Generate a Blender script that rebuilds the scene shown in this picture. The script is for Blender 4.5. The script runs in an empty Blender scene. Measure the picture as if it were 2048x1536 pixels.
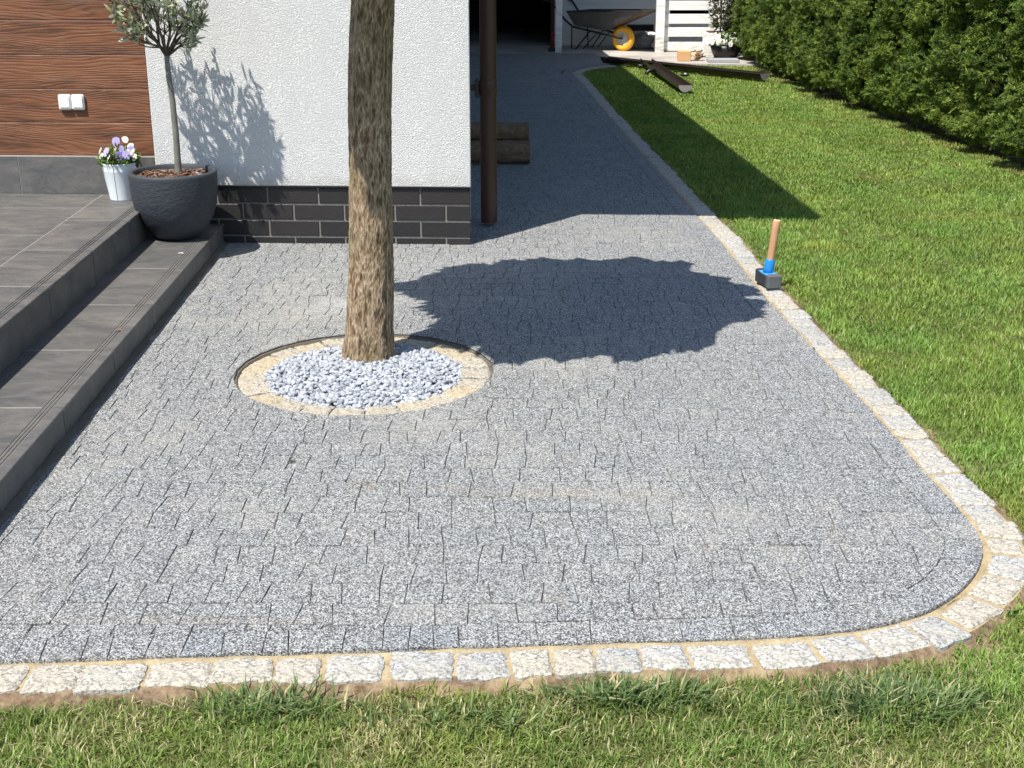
import bpy, bmesh, math, random
import numpy as np
from mathutils import Vector, Matrix, noise as MN
random.seed(7); rng = np.random.default_rng(11)
R = math.radians
scene = bpy.context.scene
COL = scene.collection
# ------------------------------------------------------------------ camera model (used to measure real positions on real planes)
F = 2600.0; TH = math.atan(903 / 2600); H = 1.52
def ray(x, y):
    u = (x - 1024) / F; v = -(y - 768) / F
    c, s = math.cos(TH), math.sin(TH)
    return u, c + v * s, -s + v * c
def G(x, y, z=0.0):
    r = ray(x, y); t = (z - H) / r[2]; return (r[0] * t, r[1] * t)
def W(x, y, Y):
    r = ray(x, y); t = Y / r[1]; return (r[0] * t, H + r[2] * t)
cam_d = bpy.data.cameras.new('camera'); cam = bpy.data.objects.new('camera', cam_d); COL.objects.link(cam)
cam.location = (0, 0, H); cam.rotation_euler = (math.pi / 2 - TH, 0, 0)
cam_d.sensor_width = 36; cam_d.lens = F / 2048 * 36; cam_d.clip_end = 2000; cam_d.clip_start = .05
scene.camera = cam
# ------------------------------------------------------------------ light
AZ = math.atan2(.78, 1.0)            # shadows fall to +x and +y
EL = R(60)
dvec = Vector((math.sin(AZ), math.cos(AZ), 0))     # horizontal travel of the light
COT = 1 / math.tan(EL)
w = bpy.data.worlds.new("World"); scene.world = w; w.use_nodes = True
nt = w.node_tree; bg = nt.nodes['Background']
sky = nt.nodes.new('ShaderNodeTexSky'); sky.sky_type = 'NISHITA'; sky.sun_disc = False
sky.sun_elevation = EL; sky.sun_rotation = AZ + math.pi; sky.dust_density = .6; sky.ozone_density = 1.2
nt.links.new(sky.outputs[0], bg.inputs[0]); bg.inputs[1].default_value = .12
sd = bpy.data.lights.new('sun', 'SUN'); sd.energy = 4.8; sd.angle = R(.53); sd.color = (1, .955, .88)
so = bpy.data.objects.new('sun', sd); COL.objects.link(so)
so.rotation_euler = Vector((dvec.x * math.cos(EL), dvec.y * math.cos(EL), -math.sin(EL))).to_track_quat('-Z', 'Y').to_euler()
so.location = (-5, -5, 10)
vs = scene.view_settings
scene.display_settings.display_device = 'sRGB'
vs.view_transform = 'Standard'; vs.look = 'None'; vs.gamma = 1; vs.use_curve_mapping = False; vs.exposure = 0.58
scene.cycles.max_bounces = 6; scene.cycles.transparent_max_bounces = 6
# ------------------------------------------------------------------ materials
class NB:
    def __init__(s, name, rough=.8, spec=.3):
        m = bpy.data.materials.new(name); m.use_nodes = True; s.m = m; s.t = m.node_tree
        s.b = s.t.nodes['Principled BSDF']; s.b.inputs['Roughness'].default_value = rough
        s.b.inputs['Specular IOR Level'].default_value = spec
        s.co = s.t.nodes.new('ShaderNodeTexCoord')
    def n(s, k, **kw):
        o = s.t.nodes.new(k)
        for a, b in kw.items(): setattr(o, a, b)
        return o
    def l(s, a, b): s.t.links.new(a, b)
    def map(s, scale=(1, 1, 1), rot=(0, 0, 0), loc=(0, 0, 0), src=None):
        o = s.n('ShaderNodeMapping'); s.l(src or s.co.outputs['Object'], o.inputs[0])
        o.inputs['Scale'].default_value = scale; o.inputs['Rotation'].default_value = rot; o.inputs['Location'].default_value = loc
        return o.outputs[0]
    def noise(s, sc, det=3, rough=.55, vec=None, dist=0):
        o = s.n('ShaderNodeTexNoise'); s.l(vec or s.co.outputs['Object'], o.inputs['Vector'])
        o.inputs['Scale'].default_value = sc; o.inputs['Detail'].default_value = det; o.inputs['Roughness'].default_value = rough
        o.inputs['Distortion'].default_value = dist; return o.outputs['Fac']
    def vor(s, sc, vec=None, feature='F1', out='Color'):
        o = s.n('ShaderNodeTexVoronoi', feature=feature); s.l(vec or s.co.outputs['Object'], o.inputs['Vector'])
        o.inputs['Scale'].default_value = sc; return o.outputs[out]
    def ramp(s, fac, stops, interp='LINEAR'):
        o = s.n('ShaderNodeValToRGB'); s.l(fac, o.inputs[0]); e = o.color_ramp; e.interpolation = interp
        while len(e.elements) < len(stops): e.elements.new(.5)
        for el, (p, c) in zip(e.elements, stops):
            el.position = p; el.color = (c, c, c, 1) if not hasattr(c, '__len__') else (*c, 1)
        return o.outputs[0]
    def mix(s, fac, a, b, mode='MIX'):
        o = s.n('ShaderNodeMix', data_type='RGBA', blend_type=mode); o.clamp_result = False
        for i, v in ((0, fac), (6, a), (7, b)):
            if hasattr(v, 'is_output'): s.l(v, o.inputs[i])
            elif i == 0: o.inputs[0].default_value = v
            else: o.inputs[i].default_value = (*v, 1) if hasattr(v, '__len__') else (v, v, v, 1)
        return o.outputs[2]
    def math(s, op, a, b=0.0, c=0.0):
        o = s.n('ShaderNodeMath', operation=op)
        for i, v in ((0, a), (1, b), (2, c)):
            if hasattr(v, 'is_output'): s.l(v, o.inputs[i])
            else: o.inputs[i].default_value = v
        return o.outputs[0]
    def attr(s, name, out='Fac'):
        o = s.n('ShaderNodeAttribute'); o.attribute_name = name; return o.outputs[out]
    def objrand(s):
        return s.n('ShaderNodeObjectInfo').outputs['Random']
    def col(s, c):
        if hasattr(c, 'is_output'): s.l(c, s.b.inputs['Base Color'])
        else: s.b.inputs['Base Color'].default_value = (*c, 1)
        return s
    def rough(s, c): s.l(c, s.b.inputs['Roughness']); return s
    def bump(s, h, dist=.002, st=1.0, prev=None):
        o = s.n('ShaderNodeBump'); s.l(h, o.inputs['Height']); o.inputs['Distance'].default_value = dist; o.inputs['Strength'].default_value = st
        if prev is not None: s.l(prev, o.inputs['Normal'])
        s.l(o.outputs[0], s.b.inputs['Normal']); return o.outputs[0]
def plain(name, c, rough=.6, spec=.4, metal=0, var=.12, sc=40, bump=.0004):
    b = NB(name, rough, spec); b.b.inputs['Metallic'].default_value = metal
    n = b.noise(sc, 4)
    b.col(b.mix(n, tuple(x * (1 - var) for x in c), tuple(x * (1 + var) for x in c)))
    if bump: b.bump(b.noise(sc * 4, 3), bump)
    return b.m
M = {}
# pavers: exposed basalt/white-grit aggregate
def m_paver():
    b = NB('exposed_aggregate', .85, .25)
    v1 = b.vor(450); v2 = b.vor(265)
    s1 = b.n('ShaderNodeSeparateColor'); b.l(v1, s1.inputs[0]); s2 = b.n('ShaderNodeSeparateColor'); b.l(v2, s2.inputs[0])
    n = b.noise(60, 4, .7)
    f = b.math('ADD', b.math('MULTIPLY', s1.outputs[0], .46), b.math('ADD', b.math('MULTIPLY', s2.outputs[1], .34), b.math('MULTIPLY', n, .20)))
    grit = b.ramp(f, [(.25, (.043, .044, .045)), (.41, (.103, .105, .106)), (.52, (.196, .199, .198)), (.67, (.50, .505, .50))])
    tone = b.attr('tone')
    g2 = b.mix(1.0, grit, b.ramp(tone, [(0, (.93, .945, .95)), (.25, (.965, .975, .975)), (.5, (.99, .99, .98)), (.78, (1.03, 1.02, 1.0)), (1, (.92, .95, .99))]), 'MULTIPLY')
    # sand left over after grouting, in loose patches
    big = b.noise(1.7, 4, .6); fine = b.noise(9, 4, .7)
    msk = b.ramp(b.math('ADD', b.math('MULTIPLY', big, .62), b.math('MULTIPLY', fine, .38)), [(.50, 0), (.64, .30)])
    c = b.mix(msk, g2, (.40, .385, .335))
    # three real spill patches of joint sand
    for (px, py, rx, ry, am, cc) in ((-.90, 5.30, .28, .42, .5, (.46, .43, .35)), (-.72, 5.42, .16, .16, .6, (.56, .56, .54)), (-1.52, 3.18, .09, .13, .35, (.50, .40, .24)), (.10, 3.42, .34, .05, .25, (.50, .42, .28)), (.1, 6.1, .9, .25, .3, (.40, .40, .38))):
        mp = b.map(scale=(1 / rx, 1 / ry, 0), loc=(-px / rx, -py / ry, 0))
        ln = b.n('ShaderNodeVectorMath', operation='LENGTH'); b.l(mp, ln.inputs[0])
        q = b.math('ADD', ln.outputs['Value'], b.math('MULTIPLY', b.math('SUBTRACT', fine, .5), 2.4))
        c = b.mix(b.math('MULTIPLY', b.ramp(q, [(.1, 1), (1.0, 0)]), am), c, b.mix(.45, cc, grit, 'MIX'))
    b.col(c); b.bump(f, .0016, .8)
    return b.m
M['paver'] = m_paver()
def m_granite(name, light, dark, tint, warm, rnd):
    b = NB(name, .85, .25)
    v = b.n('ShaderNodeSeparateColor'); b.l(b.vor(190), v.inputs[0])
    f = b.math('ADD', b.math('MULTIPLY', v.outputs[0], .5), b.math('MULTIPLY', b.noise(150, 4, .7), .5))
    c = b.ramp(f, [(.3, dark), (.46, tuple(x * .78 for x in light)), (.6, light)])
    r = b.objrand() if rnd == 'obj' else b.attr('tone')
    c = b.mix(1.0, c, b.ramp(r, [(0, (.82, .84, .86)), (.4, (1, 1, 1)), (.7, (1.05, 1.0, .9)), (1, tint)]), 'MULTIPLY')
    st = b.ramp(b.noise(14, 4, .65), [(.42, 0), (.66, 1)])
    c = b.mix(b.math('MULTIPLY', st, .6), c, warm)
    b.col(c); b.bump(b.noise(60, 5, .7), .008, .9); return b.m
M['kerb'] = m_granite('granite_sett', (.51, .50, .475), (.19, .188, .182), (1.03, .95, .84), (.43, .39, .31), 'obj')
M['kerb_far'] = m_granite('granite_sett_far', (.51, .50, .475), (.19, .188, .182), (1.03, .95, .84), (.43, .39, .31), 'tone')
M['ring'] = m_granite('yellow_granite_sett', (.50, .47, .405), (.20, .18, .145), (1.05, .94, .76), (.46, .38, .26), 'obj')
def m_sand():
    b = NB('joint_sand', .95, .1)
    c = b.ramp(b.math('ADD', b.math('MULTIPLY', b.noise(120, 4, .7), .5), b.math('MULTIPLY', b.noise(16, 4, .7), .5)), [(.3, (.20, .15, .09)), (.48, (.37, .295, .175)), (.68, (.50, .42, .27))])
    b.col(c); b.bump(b.noise(200, 3), .002); return b.m
M['sand'] = m_sand()
def m_bed():
    b = NB('joint_bed', .95, .1)
    b.col(b.ramp(b.noise(5, 4, .7), [(.42, (.055, .055, .055)), (.60, (.20, .17, .12))])); return b.m
M['bed'] = m_bed()
def m_soil():
    b = NB('garden_soil', .95, .1)
    n = b.noise(7, 5, .65); n2 = b.noise(60, 5, .7)
    c = b.ramp(n, [(.38, (.10, .065, .040)), (.5, (.19, .125, .075)), (.62, (.36, .27, .16))])
    c = b.mix(b.math('MULTIPLY', b.ramp(n2, [(.4, 0), (.7, 1)]), .5), c, (.46, .36, .24))
    tf = b.ramp(b.noise(140, 5, .8), [(.38, (.03, .035, .012)), (.5, (.085, .095, .03)), (.64, (.22, .21, .09))])
    k = b.ramp(b.math('ADD', b.attr('tone'), b.math('MULTIPLY', b.math('SUBTRACT', b.noise(30, 4), .5), 1.2)), [(.35, 0), (.65, 1)])
    c = b.mix(k, tf, c)
    b.col(c); b.bump(n2, .01); return b.m
M['soil'] = m_soil()
def m_turf():
    b = NB('turf', .95, .1)
    n = b.noise(25, 5, .7)
    b.col(b.ramp(n, [(.35, (.03, .045, .012)), (.5, (.055, .085, .02)), (.68, (.12, .12, .045))])); b.bump(n, .01); return b.m
M['turf'] = m_turf()
def m_blade():
    b = NB('grass_blade', .5, .35)
    c = b.attr('col', 'Color'); b.col(c)
    tr = b.n('ShaderNodeBsdfTranslucent'); b.l(b.mix(1.0, c, (1.2, 1.25, .5), 'MULTIPLY'), tr.inputs[0])
    mx = b.n('ShaderNodeMixShader'); mx.inputs[0].default_value = .35
    b.l(b.b.outputs[0], mx.inputs[1]); b.l(tr.outputs[0], mx.inputs[2])
    b.l(mx.outputs[0], b.t.nodes['Material Output'].inputs[0]); return b.m
M['blade'] = m_blade()
def m_leaf(name, a, c2, d, rough=.5, trans=.25, back=None, attr=True):
    b = NB(name, rough, .35)
    r = b.attr('tone') if attr else b.noise(9, 2)
    c = b.ramp(r, [(0, a), (.5, c2), (1, d)])
    if back:
        g = b.n('ShaderNodeNewGeometry'); c = b.mix(g.outputs['Backfacing'], c, back)
    b.col(c)
    tr = b.n('ShaderNodeBsdfTranslucent'); b.l(c, tr.inputs[0])
    mx = b.n('ShaderNodeMixShader'); mx.inputs[0].default_value = trans
    b.l(b.b.outputs[0], mx.inputs[1]); b.l(tr.outputs[0], mx.inputs[2])
    b.l(mx.outputs[0], b.t.nodes['Material Output'].inputs[0]); return b.m
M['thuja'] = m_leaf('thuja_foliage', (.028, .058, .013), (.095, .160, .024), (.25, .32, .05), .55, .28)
M['olive'] = m_leaf('olive_leaf', (.12, .155, .06), (.23, .27, .12), (.44, .46, .28), .45, .15, (.42, .44, .34))
M['catalpa'] = m_leaf('broad_leaf', (.04, .10, .02), (.07, .15, .03), (.11, .20, .04), .5, .06)
M['smallleaf'] = m_leaf('pansy_leaf', (.04, .09, .02), (.09, .16, .03), (.26, .34, .07), .5, .2)
M['conifer'] = m_leaf('dull_needle', (.04, .05, .025), (.08, .09, .04), (.15, .14, .07), .6, .15)
def m_plaster():
    b = NB('white_plaster', .9, .2)
    sz = b.n('ShaderNodeSeparateXYZ'); b.l(b.co.outputs['Object'], sz.inputs[0])
    sp = b.math('SUBTRACT', b.math('ADD', b.ramp(sz.outputs[2], [(.30, .42), (.42, .0)]), b.math('MULTIPLY', b.noise(28, 5, .75), .6)), .45)
    b.col(b.mix(b.ramp(sp, [(.0, 0), (.4, .45)]), b.mix(b.noise(3, 3), (.86, .86, .84), (.90, .90, .885)), (.52, .49, .43)))
    n = b.noise(140, 3, .7, vec=b.map(scale=(1, 1, 1.2)), dist=.1)
    b.bump(b.ramp(n, [(.36, 0), (.60, 1)]), .0058, 1); return b.m
M['plaster'] = m_plaster()
def m_wood():
    b = NB('wood_look_plank', .5, .3)
    g = b.attr('tone')      # board id
    sx = b.n('ShaderNodeSeparateXYZ'); b.l(b.co.outputs['Object'], sx.inputs[0])
    off = b.math('MULTIPLY', g, 37.0)
    cb = b.n('ShaderNodeCombineXYZ'); b.l(b.math('ADD', b.math('MULTIPLY', sx.outputs[0], 1.0), off), cb.inputs[0]); b.l(off, cb.inputs[1]); b.l(sx.outputs[2], cb.inputs[2])
    v = cb.outputs[0]
    def st(sx_, sz_): return b.map(scale=(sx_, 1, sz_), src=v)
    warp = b.noise(1, 2.4, .45, vec=st(1.5, 9))
    ph = b.math('ADD', b.math('MULTIPLY', sx.outputs[2], 420.0), b.math('MULTIPLY', warp, 74.0))
    rings = b.math('ADD', b.math('MULTIPLY', b.math('SINE', ph), .5), .5)
    rings = b.math('POWER', rings, 2.2)
    fib = b.noise(1, 4, .7, vec=st(9, 260))
    base = b.ramp(b.noise(1, 3, .6, vec=st(2.2, 16)), [(.3, (.062, .028, .015)), (.5, (.155, .060, .027)), (.62, (.21, .084, .040)), (.75, (.12, .070, .040))])
    c = b.mix(b.math('MULTIPLY', rings, b.ramp(b.noise(1, 2, .5, vec=st(3, 9)), [(.40, .04), (.70, .42)])), base, (.028, .012, .008))
    c = b.mix(b.math('MULTIPLY', b.ramp(fib, [(.45, 0), (.7, 1)]), .55), c, (.30, .15, .085))
    b.col(c); b.bump(b.math('ADD', b.math('MULTIPLY', rings, -.6), fib), .0022, .8); return b.m
M['wood'] = m_wood()
def m_tile(name='slate_tile'):
    b = NB(name, .38, .45)
    r = b.attr('tone')
    cb = b.n('ShaderNodeVectorMath', operation='ADD'); b.l(b.co.outputs['Object'], cb.inputs[0])
    cc = b.n('ShaderNodeCombineXYZ'); b.l(b.math('MULTIPLY', r, 17.0), cc.inputs[2]); b.l(cc.outputs[0], cb.inputs[1])
    v = b.map(scale=(1.8, 3.4, 3.4), rot=(0, 0, .35), src=cb.outputs[0])
    n = b.noise(1.4, 6, .6, vec=v, dist=1.1)
    c = b.ramp(n, [(.3, (.066, .067, .068)), (.5, (.098, .095, .091)), (.62, (.122, .114, .105)), (.75, (.165, .158, .147))])
    f = b.noise(3.5, 6, .7, vec=v, dist=1.5)
    c = b.mix(b.math('MULTIPLY', b.ramp(f, [(.47, 0), (.56, 1), (.62, 0)]), .13), c, (.30, .28, .25))
    b.col(c); b.rough(b.ramp(f, [(.3, .48), (.7, .66)])); b.bump(f, .001, .7); return b.m
M['tile'] = m_tile()
M['grout'] = plain('light_grout', (.40, .385, .35), .9, .2)
M['dust'] = plain('dusty_groove', (.17, .16, .145), .9, .2, var=.5, sc=14)
M['mortar'] = plain('grey_mortar', (.14, .125, .10), .95, .1, var=.4, sc=60, bump=.003)
M['bmortar'] = plain('brick_mortar', (.20, .19, .175), .95, .1, var=.3, sc=60, bump=.001)
def m_brick():
    b = NB('black_clinker', .42, .4)
    n = b.noise(30, 5, .7); t = b.attr('tone')
    c = b.mix(n, (.013, .013, .014), (.027, .026, .026))
    c = b.mix(b.math('MULTIPLY', t, .5), c, (.045, .036, .033)); b.col(c)
    b.bump(b.noise(60, 5, .7, vec=b.map(scale=(1, 1, 2.5))), .002); return b.m
M['brick'] = m_brick()
M['pipe'] = plain('brown_pipe', (.062, .026, .017), .38, .45, var=.15, sc=6, bump=.0002)
M['darkmetal'] = plain('dark_metal', (.02, .018, .017), .4, .5)
M['gutter'] = plain('dark_brown_gutter', (.022, .014, .011), .35, .45, var=.2, sc=8, bump=.0003)
M['gutter_end'] = plain('grey_cap', (.26, .25, .25), .5, .4)
def m_bark():
    b = NB('fissured_bark', .9, .15)
    h = b.attr('tone')
    n = b.noise(170, 5, .8, vec=b.map(scale=(1, 1, .2)))
    f = b.math('ADD', b.math('MULTIPLY', h, .27), b.math('MULTIPLY', n, .76))
    c = b.ramp(f, [(.32, (.062, .041, .026)), (.44, (.20, .138, .084)), (.54, (.35, .255, .160)), (.68, (.62, .50, .36))])
    gr = b.ramp(b.noise(5, 4, .6), [(.45, 0), (.65, 1)])
    c = b.mix(b.math('MULTIPLY', gr, .4), c, (.14, .12, .055))
    # weathered, greener bark higher up
    sz = b.n('ShaderNodeSeparateXYZ'); b.l(b.co.outputs['Object'], sz.inputs[0])
    up = b.ramp(b.math('ADD', sz.outputs[2], b.math('MULTIPLY', b.noise(4, 3), .5)), [(.9, 0), (1.0, 1)])
    b.col(c); b.bump(n, .007, 1); return b.m
M['bark'] = m_bark()
M['olivebark'] = plain('smooth_grey_bark', (.17, .165, .145), .8, .2, var=.35, sc=25, bump=.002)
M['twig'] = plain('twig', (.09, .075, .055), .85, .2)
M['gravel'] = None
def m_gravel():
    b = NB('marble_chipping', .75, .3)
    t = b.attr('tone'); n = b.noise(70, 4, .6)
    c = b.ramp(t, [(0, (.12, .135, .155)), (.25, (.27, .29, .32)), (1, (.48, .50, .535))])
    b.col(b.mix(b.math('MULTIPLY', b.ramp(n, [(.5, 0), (.75, 1)]), .35), c, (.36, .38, .42))); b.bump(n, .001); return b.m
M['gravel'] = m_gravel()
def m_pot():
    b = NB('anthracite_pot', .6, .35)
    b.col(b.mix(b.noise(8, 4), (.030, .034, .042), (.047, .052, .062)))
    b.bump(b.noise(26, 5, .6, vec=b.map(scale=(1, 1, 1.9)), dist=.7), .008, .7); return b.m
M['pot'] = m_pot()
M['potrim'] = plain('anthracite_rim', (.044, .048, .056), .6, .35)
M['mulch'] = plain('bark_mulch', (.10, .055, .035), .95, .1, var=.6, sc=70, bump=.01)
M['chip'] = plain('bark_chip', (.19, .105, .065), .9, .1, var=.5, sc=30)
M['bucket'] = plain('white_enamel', (.74, .78, .80), .3, .5, var=.03, sc=9, bump=.0003)
M['black'] = plain('black_plastic', (.012, .012, .013), .4, .5)
M['white_pl'] = plain('white_plastic', (.82, .81, .77), .35, .5, var=.02)
M['purple'] = m_leaf('petal_purple', (.36, .30, .70), (.50, .44, .82), (.70, .66, .90), .6, .3)
M['white_pt'] = m_leaf('petal_white', (.72, .70, .62), (.80, .79, .74), (.85, .85, .78), .6, .3)
M['yellow'] = plain('flower_eye', (.75, .50, .05), .6, .2)
M['handle'] = None
def m_handle():
    b = NB('ash_handle', .45, .35)
    n = b.noise(30, 4, .6, vec=b.map(scale=(1, 1, .08)))
    b.col(b.ramp(n, [(.35, (.42, .21, .105)), (.65, (.56, .31, .17))])); return b.m
M['handle'] = m_handle()
M['handle_end'] = plain('handle_end_grain', (.74, .58, .36), .6, .3)
M['blue'] = plain('blue_plastic', (.01, .20, .62), .3, .5, var=.04, bump=0)
M['bluelight'] = plain('blue_enamel', (.06, .36, .66), .35, .5, var=.1, bump=0)
M['rubber'] = plain('grey_rubber', (.105, .108, .115), .65, .3, var=.1, sc=60, bump=.001)
M['rubber_dk'] = plain('dark_rubber', (.032, .033, .038), .6, .35, var=.2, sc=60, bump=.001)
def m_siding():
    b = NB('painted_siding', .7, .3)
    n = b.noise(6, 4, .6, vec=b.map(scale=(.6, 1, 6)))
    b.col(b.mix(n, (.56, .56, .55), (.70, .70, .68))); b.bump(n, .001); return b.m
M['siding'] = m_siding()
def m_wpaint():
    b = NB('weathered_white_paint', .7, .3)
    n = b.noise(5, 5, .7, vec=b.map(scale=(1, 1, 6)))
    sz = b.n('ShaderNodeSeparateXYZ'); b.l(b.co.outputs['Object'], sz.inputs[0])
    low = b.math('MULTIPLY', b.ramp(sz.outputs[2], [(0, .16), (.3, 0)]), 1.0)
    c = b.ramp(b.math('ADD', n, low), [(.52, (.84, .84, .82)), (.66, (.68, .67, .62)), (.80, (.40, .37, .31))])
    b.col(c); b.bump(n, .002); return b.m
M['wpaint'] = m_wpaint()
M['darkwood'] = plain('dark_shed_wood', (.030, .024, .022), .8, .2, var=.4, sc=8)
M['jamb'] = plain('red_brown_jamb', (.06, .018, .014), .6, .3)
def m_conc():
    b = NB('concrete', .9, .2)
    n = b.noise(1.5, 5, .65); n2 = b.noise(40, 5, .7)
    c = b.ramp(n, [(.35, (.30, .27, .24)), (.55, (.44, .41, .37)), (.7, (.50, .48, .46))])
    c = b.mix(b.math('MULTIPLY', b.ramp(n2, [(.5, 0), (.7, 1)]), .4), c, (.24, .22, .20))
    b.col(c); b.bump(n2, .004); return b.m
M['concrete'] = m_conc()
M['rust'] = plain('rusty_tray', (.13, .085, .055), .7, .3, metal=.2, var=.6, sc=9, bump=.001)
M['galv'] = plain('dirty_galvanised', (.12, .12, .115), .6, .4, metal=.3, var=.5, sc=7, bump=.001)
M['tyre'] = plain('yellow_tyre', (.85, .42, .02), .55, .4, var=.12, sc=12)
M['rim'] = plain('grey_rim', (.48, .46, .42), .5, .4)
M['barkdark'] = plain('log_bark', (.22, .155, .105), .95, .1, var=.6, sc=28, bump=.012)
M['logend'] = plain('log_end', (.36, .22, .12), .9, .1, var=.3, sc=40)
M['logcut'] = plain('pine_cut', (.62, .37, .17), .8, .2, var=.15, sc=20)
M['redpl'] = plain('red_plastic', (.28, .02, .02), .5, .4)
M['sack'] = plain('grey_sack', (.22, .22, .21), .6, .4, var=.4, sc=12, bump=.01)
M['whitesheet'] = plain('white_sheet', (.80, .77, .72), .7, .3, var=.08, sc=10, bump=.004)
M['roof'] = plain('roof_tile', (.06, .05, .05), .7, .3)
M['dryleaf'] = plain('dry_leaf', (.42, .27, .15), .8, .2, var=.4, sc=200)
M['slabgrey'] = plain('grey_slab', (.34, .35, .36), .85, .2, var=.15, sc=20, bump=.002)
# ------------------------------------------------------------------ object helpers
POS = {}
def props(o, label=None, cat=None, group=None, kind=None):
    if label: o['label'] = label
    if cat: o['category'] = cat
    if group: o['group'] = group
    if kind: o['kind'] = kind
    return o
def thing(name, label, cat, loc=(0, 0, 0), group=None):
    o = bpy.data.objects.new(name, None); COL.objects.link(o); o.location = loc; o.empty_display_size = .1
    POS[o.name] = Vector(loc); return props(o, label, cat, group)
def wpos(o): return POS.get(o.name, Vector((0, 0, 0)))
def link(name, me, mats, parent=None, smooth=False, origin=None):
    """mesh given in world coordinates; parented without leaving its place"""
    o = bpy.data.objects.new(name, me); COL.objects.link(o)
    for m in (mats if isinstance(mats, (list, tuple)) else [mats]): me.materials.append(m)
    pw = wpos(parent) if parent else Vector((0, 0, 0))
    org = Vector(origin) if origin is not None else pw
    if org.length > 0: me.transform(Matrix.Translation(-org))
    if parent: o.parent = parent
    o.location = org - pw; POS[o.name] = org
    if smooth: me.polygons.foreach_set('use_smooth', [True] * len(me.polygons))
    return o
class MB:
    """collects geometry, with per-point 'tone' and per-face material index"""
    def __init__(s): s.v = []; s.f = []; s.t = []; s.mi = []
    def add(s, vs_, fs, tone=.5, mi=0):
        k = len(s.v); s.v += [tuple(p) for p in vs_]; s.f += [tuple(i + k for i in f) for f in fs]
        s.t += [tone] * len(vs_) if not hasattr(tone, '__len__') else list(tone); s.mi += [mi] * len(fs)
    def box(s, x0, x1, y0, y1, z0, z1, tone=.5, mi=0, bev=0.0, mat=None):
        if bev <= 0:
            P = [(x, y, z) for z in (z0, z1) for y in (y0, y1) for x in (x0, x1)]
            Fc = [(0, 2, 3, 1), (4, 5, 7, 6), (0, 1, 5, 4), (2, 6, 7, 3), (0, 4, 6, 2), (1, 3, 7, 5)]
        else:
            b = min(bev, (x1 - x0) / 3, (y1 - y0) / 3, (z1 - z0) / 3); P = []; idx = {}
            X = (x0, x1); Y = (y0, y1); Z = (z0, z1)
            for i in (0, 1):
                for j in (0, 1):
                    for k in (0, 1):
                        sx, sy, sz = (1 - 2 * i) * b, (1 - 2 * j) * b, (1 - 2 * k) * b
                        for a, q in enumerate(((X[i], Y[j] + sy, Z[k] + sz), (X[i] + sx, Y[j], Z[k] + sz), (X[i] + sx, Y[j] + sy, Z[k]))):
                            idx[(i, j, k, a)] = len(P); P.append(q)
            I = idx; Fc = []
            for i in (0, 1):
                q = [I[(i, 0, 0, 0)], I[(i, 1, 0, 0)], I[(i, 1, 1, 0)], I[(i, 0, 1, 0)]]; Fc.append(q if i else q[::-1])
                q = [I[(0, i, 0, 1)], I[(1, i, 0, 1)], I[(1, i, 1, 1)], I[(0, i, 1, 1)]]; Fc.append(q if not i else q[::-1])
                q = [I[(0, 0, i, 2)], I[(1, 0, i, 2)], I[(1, 1, i, 2)], I[(0, 1, i, 2)]]; Fc.append(q if i else q[::-1])
            for i in (0, 1):
                for j in (0, 1):
                    Fc.append([I[(i, j, 0, 0)], I[(i, j, 1, 0)], I[(i, j, 1, 1)], I[(i, j, 0, 1)]])
                    Fc.append([I[(i, 0, j, 0)], I[(i, 1, j, 0)], I[(i, 1, j, 2)], I[(i, 0, j, 2)]])
                    Fc.append([I[(0, i, j, 1)], I[(1, i, j, 1)], I[(1, i, j, 2)], I[(0, i, j, 2)]])
                    for k in (0, 1): Fc.append([I[(i, j, k, 0)], I[(i, j, k, 1)], I[(i, j, k, 2)]])
        if mat is not None: P = [tuple(mat @ Vector(p)) for p in P]
        s.add(P, Fc, tone, mi)
    def prism(s, poly, z0, z1, tone=.5, mi=0):
        n = len(poly); P = [(x, y, z0) for x, y in poly] + [(x, y, z1) for x, y in poly]
        s.add(P, [tuple(range(n))[::-1], tuple(range(n, 2 * n))] + [(i, (i + 1) % n, n + (i + 1) % n, n + i) for i in range(n)], tone, mi)
    def tube(s, pts, rad, n=8, tone=.5, mi=0, cap=True):
        pts = [Vector(p) for p in pts]; m = len(pts)
        rad = [rad] * m if not hasattr(rad, '__len__') else rad
        V = []; up = None
        for i, p in enumerate(pts):
            d = (pts[min(i + 1, m - 1)] - pts[max(i - 1, 0)]).normalized()
            if up is None: up = d.orthogonal().normalized()
            up = (up - d * up.dot(d)).normalized(); q = d.cross(up)
            for k in range(n):
                a = 2 * math.pi * k / n; V.append(p + (up * math.cos(a) + q * math.sin(a)) * rad[i])
        Fc = [(i * n + k, i * n + (k + 1) % n, (i + 1) * n + (k + 1) % n, (i + 1) * n + k) for i in range(m - 1) for k in range(n)]
        if cap: Fc += [tuple(range(n))[::-1], tuple((m - 1) * n + k for k in range(n))]
        s.add(V, Fc, tone, mi)
    def lathe(s, prof, c, n=48, tone=.5, mi=0):
        V = []
        for r, z in prof:
            for k in range(n):
                a = 2 * math.pi * k / n; V.append((c[0] + r * math.cos(a), c[1] + r * math.sin(a), c[2] + z))
        s.add(V, [(i * n + k, i * n + (k + 1) % n, (i + 1) * n + (k + 1) % n, (i + 1) * n + k) for i in range(len(prof) - 1) for k in range(n)], tone, mi)
    def mesh(s, name='m'):
        me = bpy.data.meshes.new(name); me.from_pydata(s.v, [], s.f); me.update()
        a = me.attributes.new('tone', 'FLOAT', 'POINT'); a.data.foreach_set('value', s.t)
        me.polygons.foreach_set('material_index', s.mi); return me
    def obj(s, name, mats, parent=None, smooth=False, origin=None): return link(name, s.mesh(name), mats, parent, smooth, origin)
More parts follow.
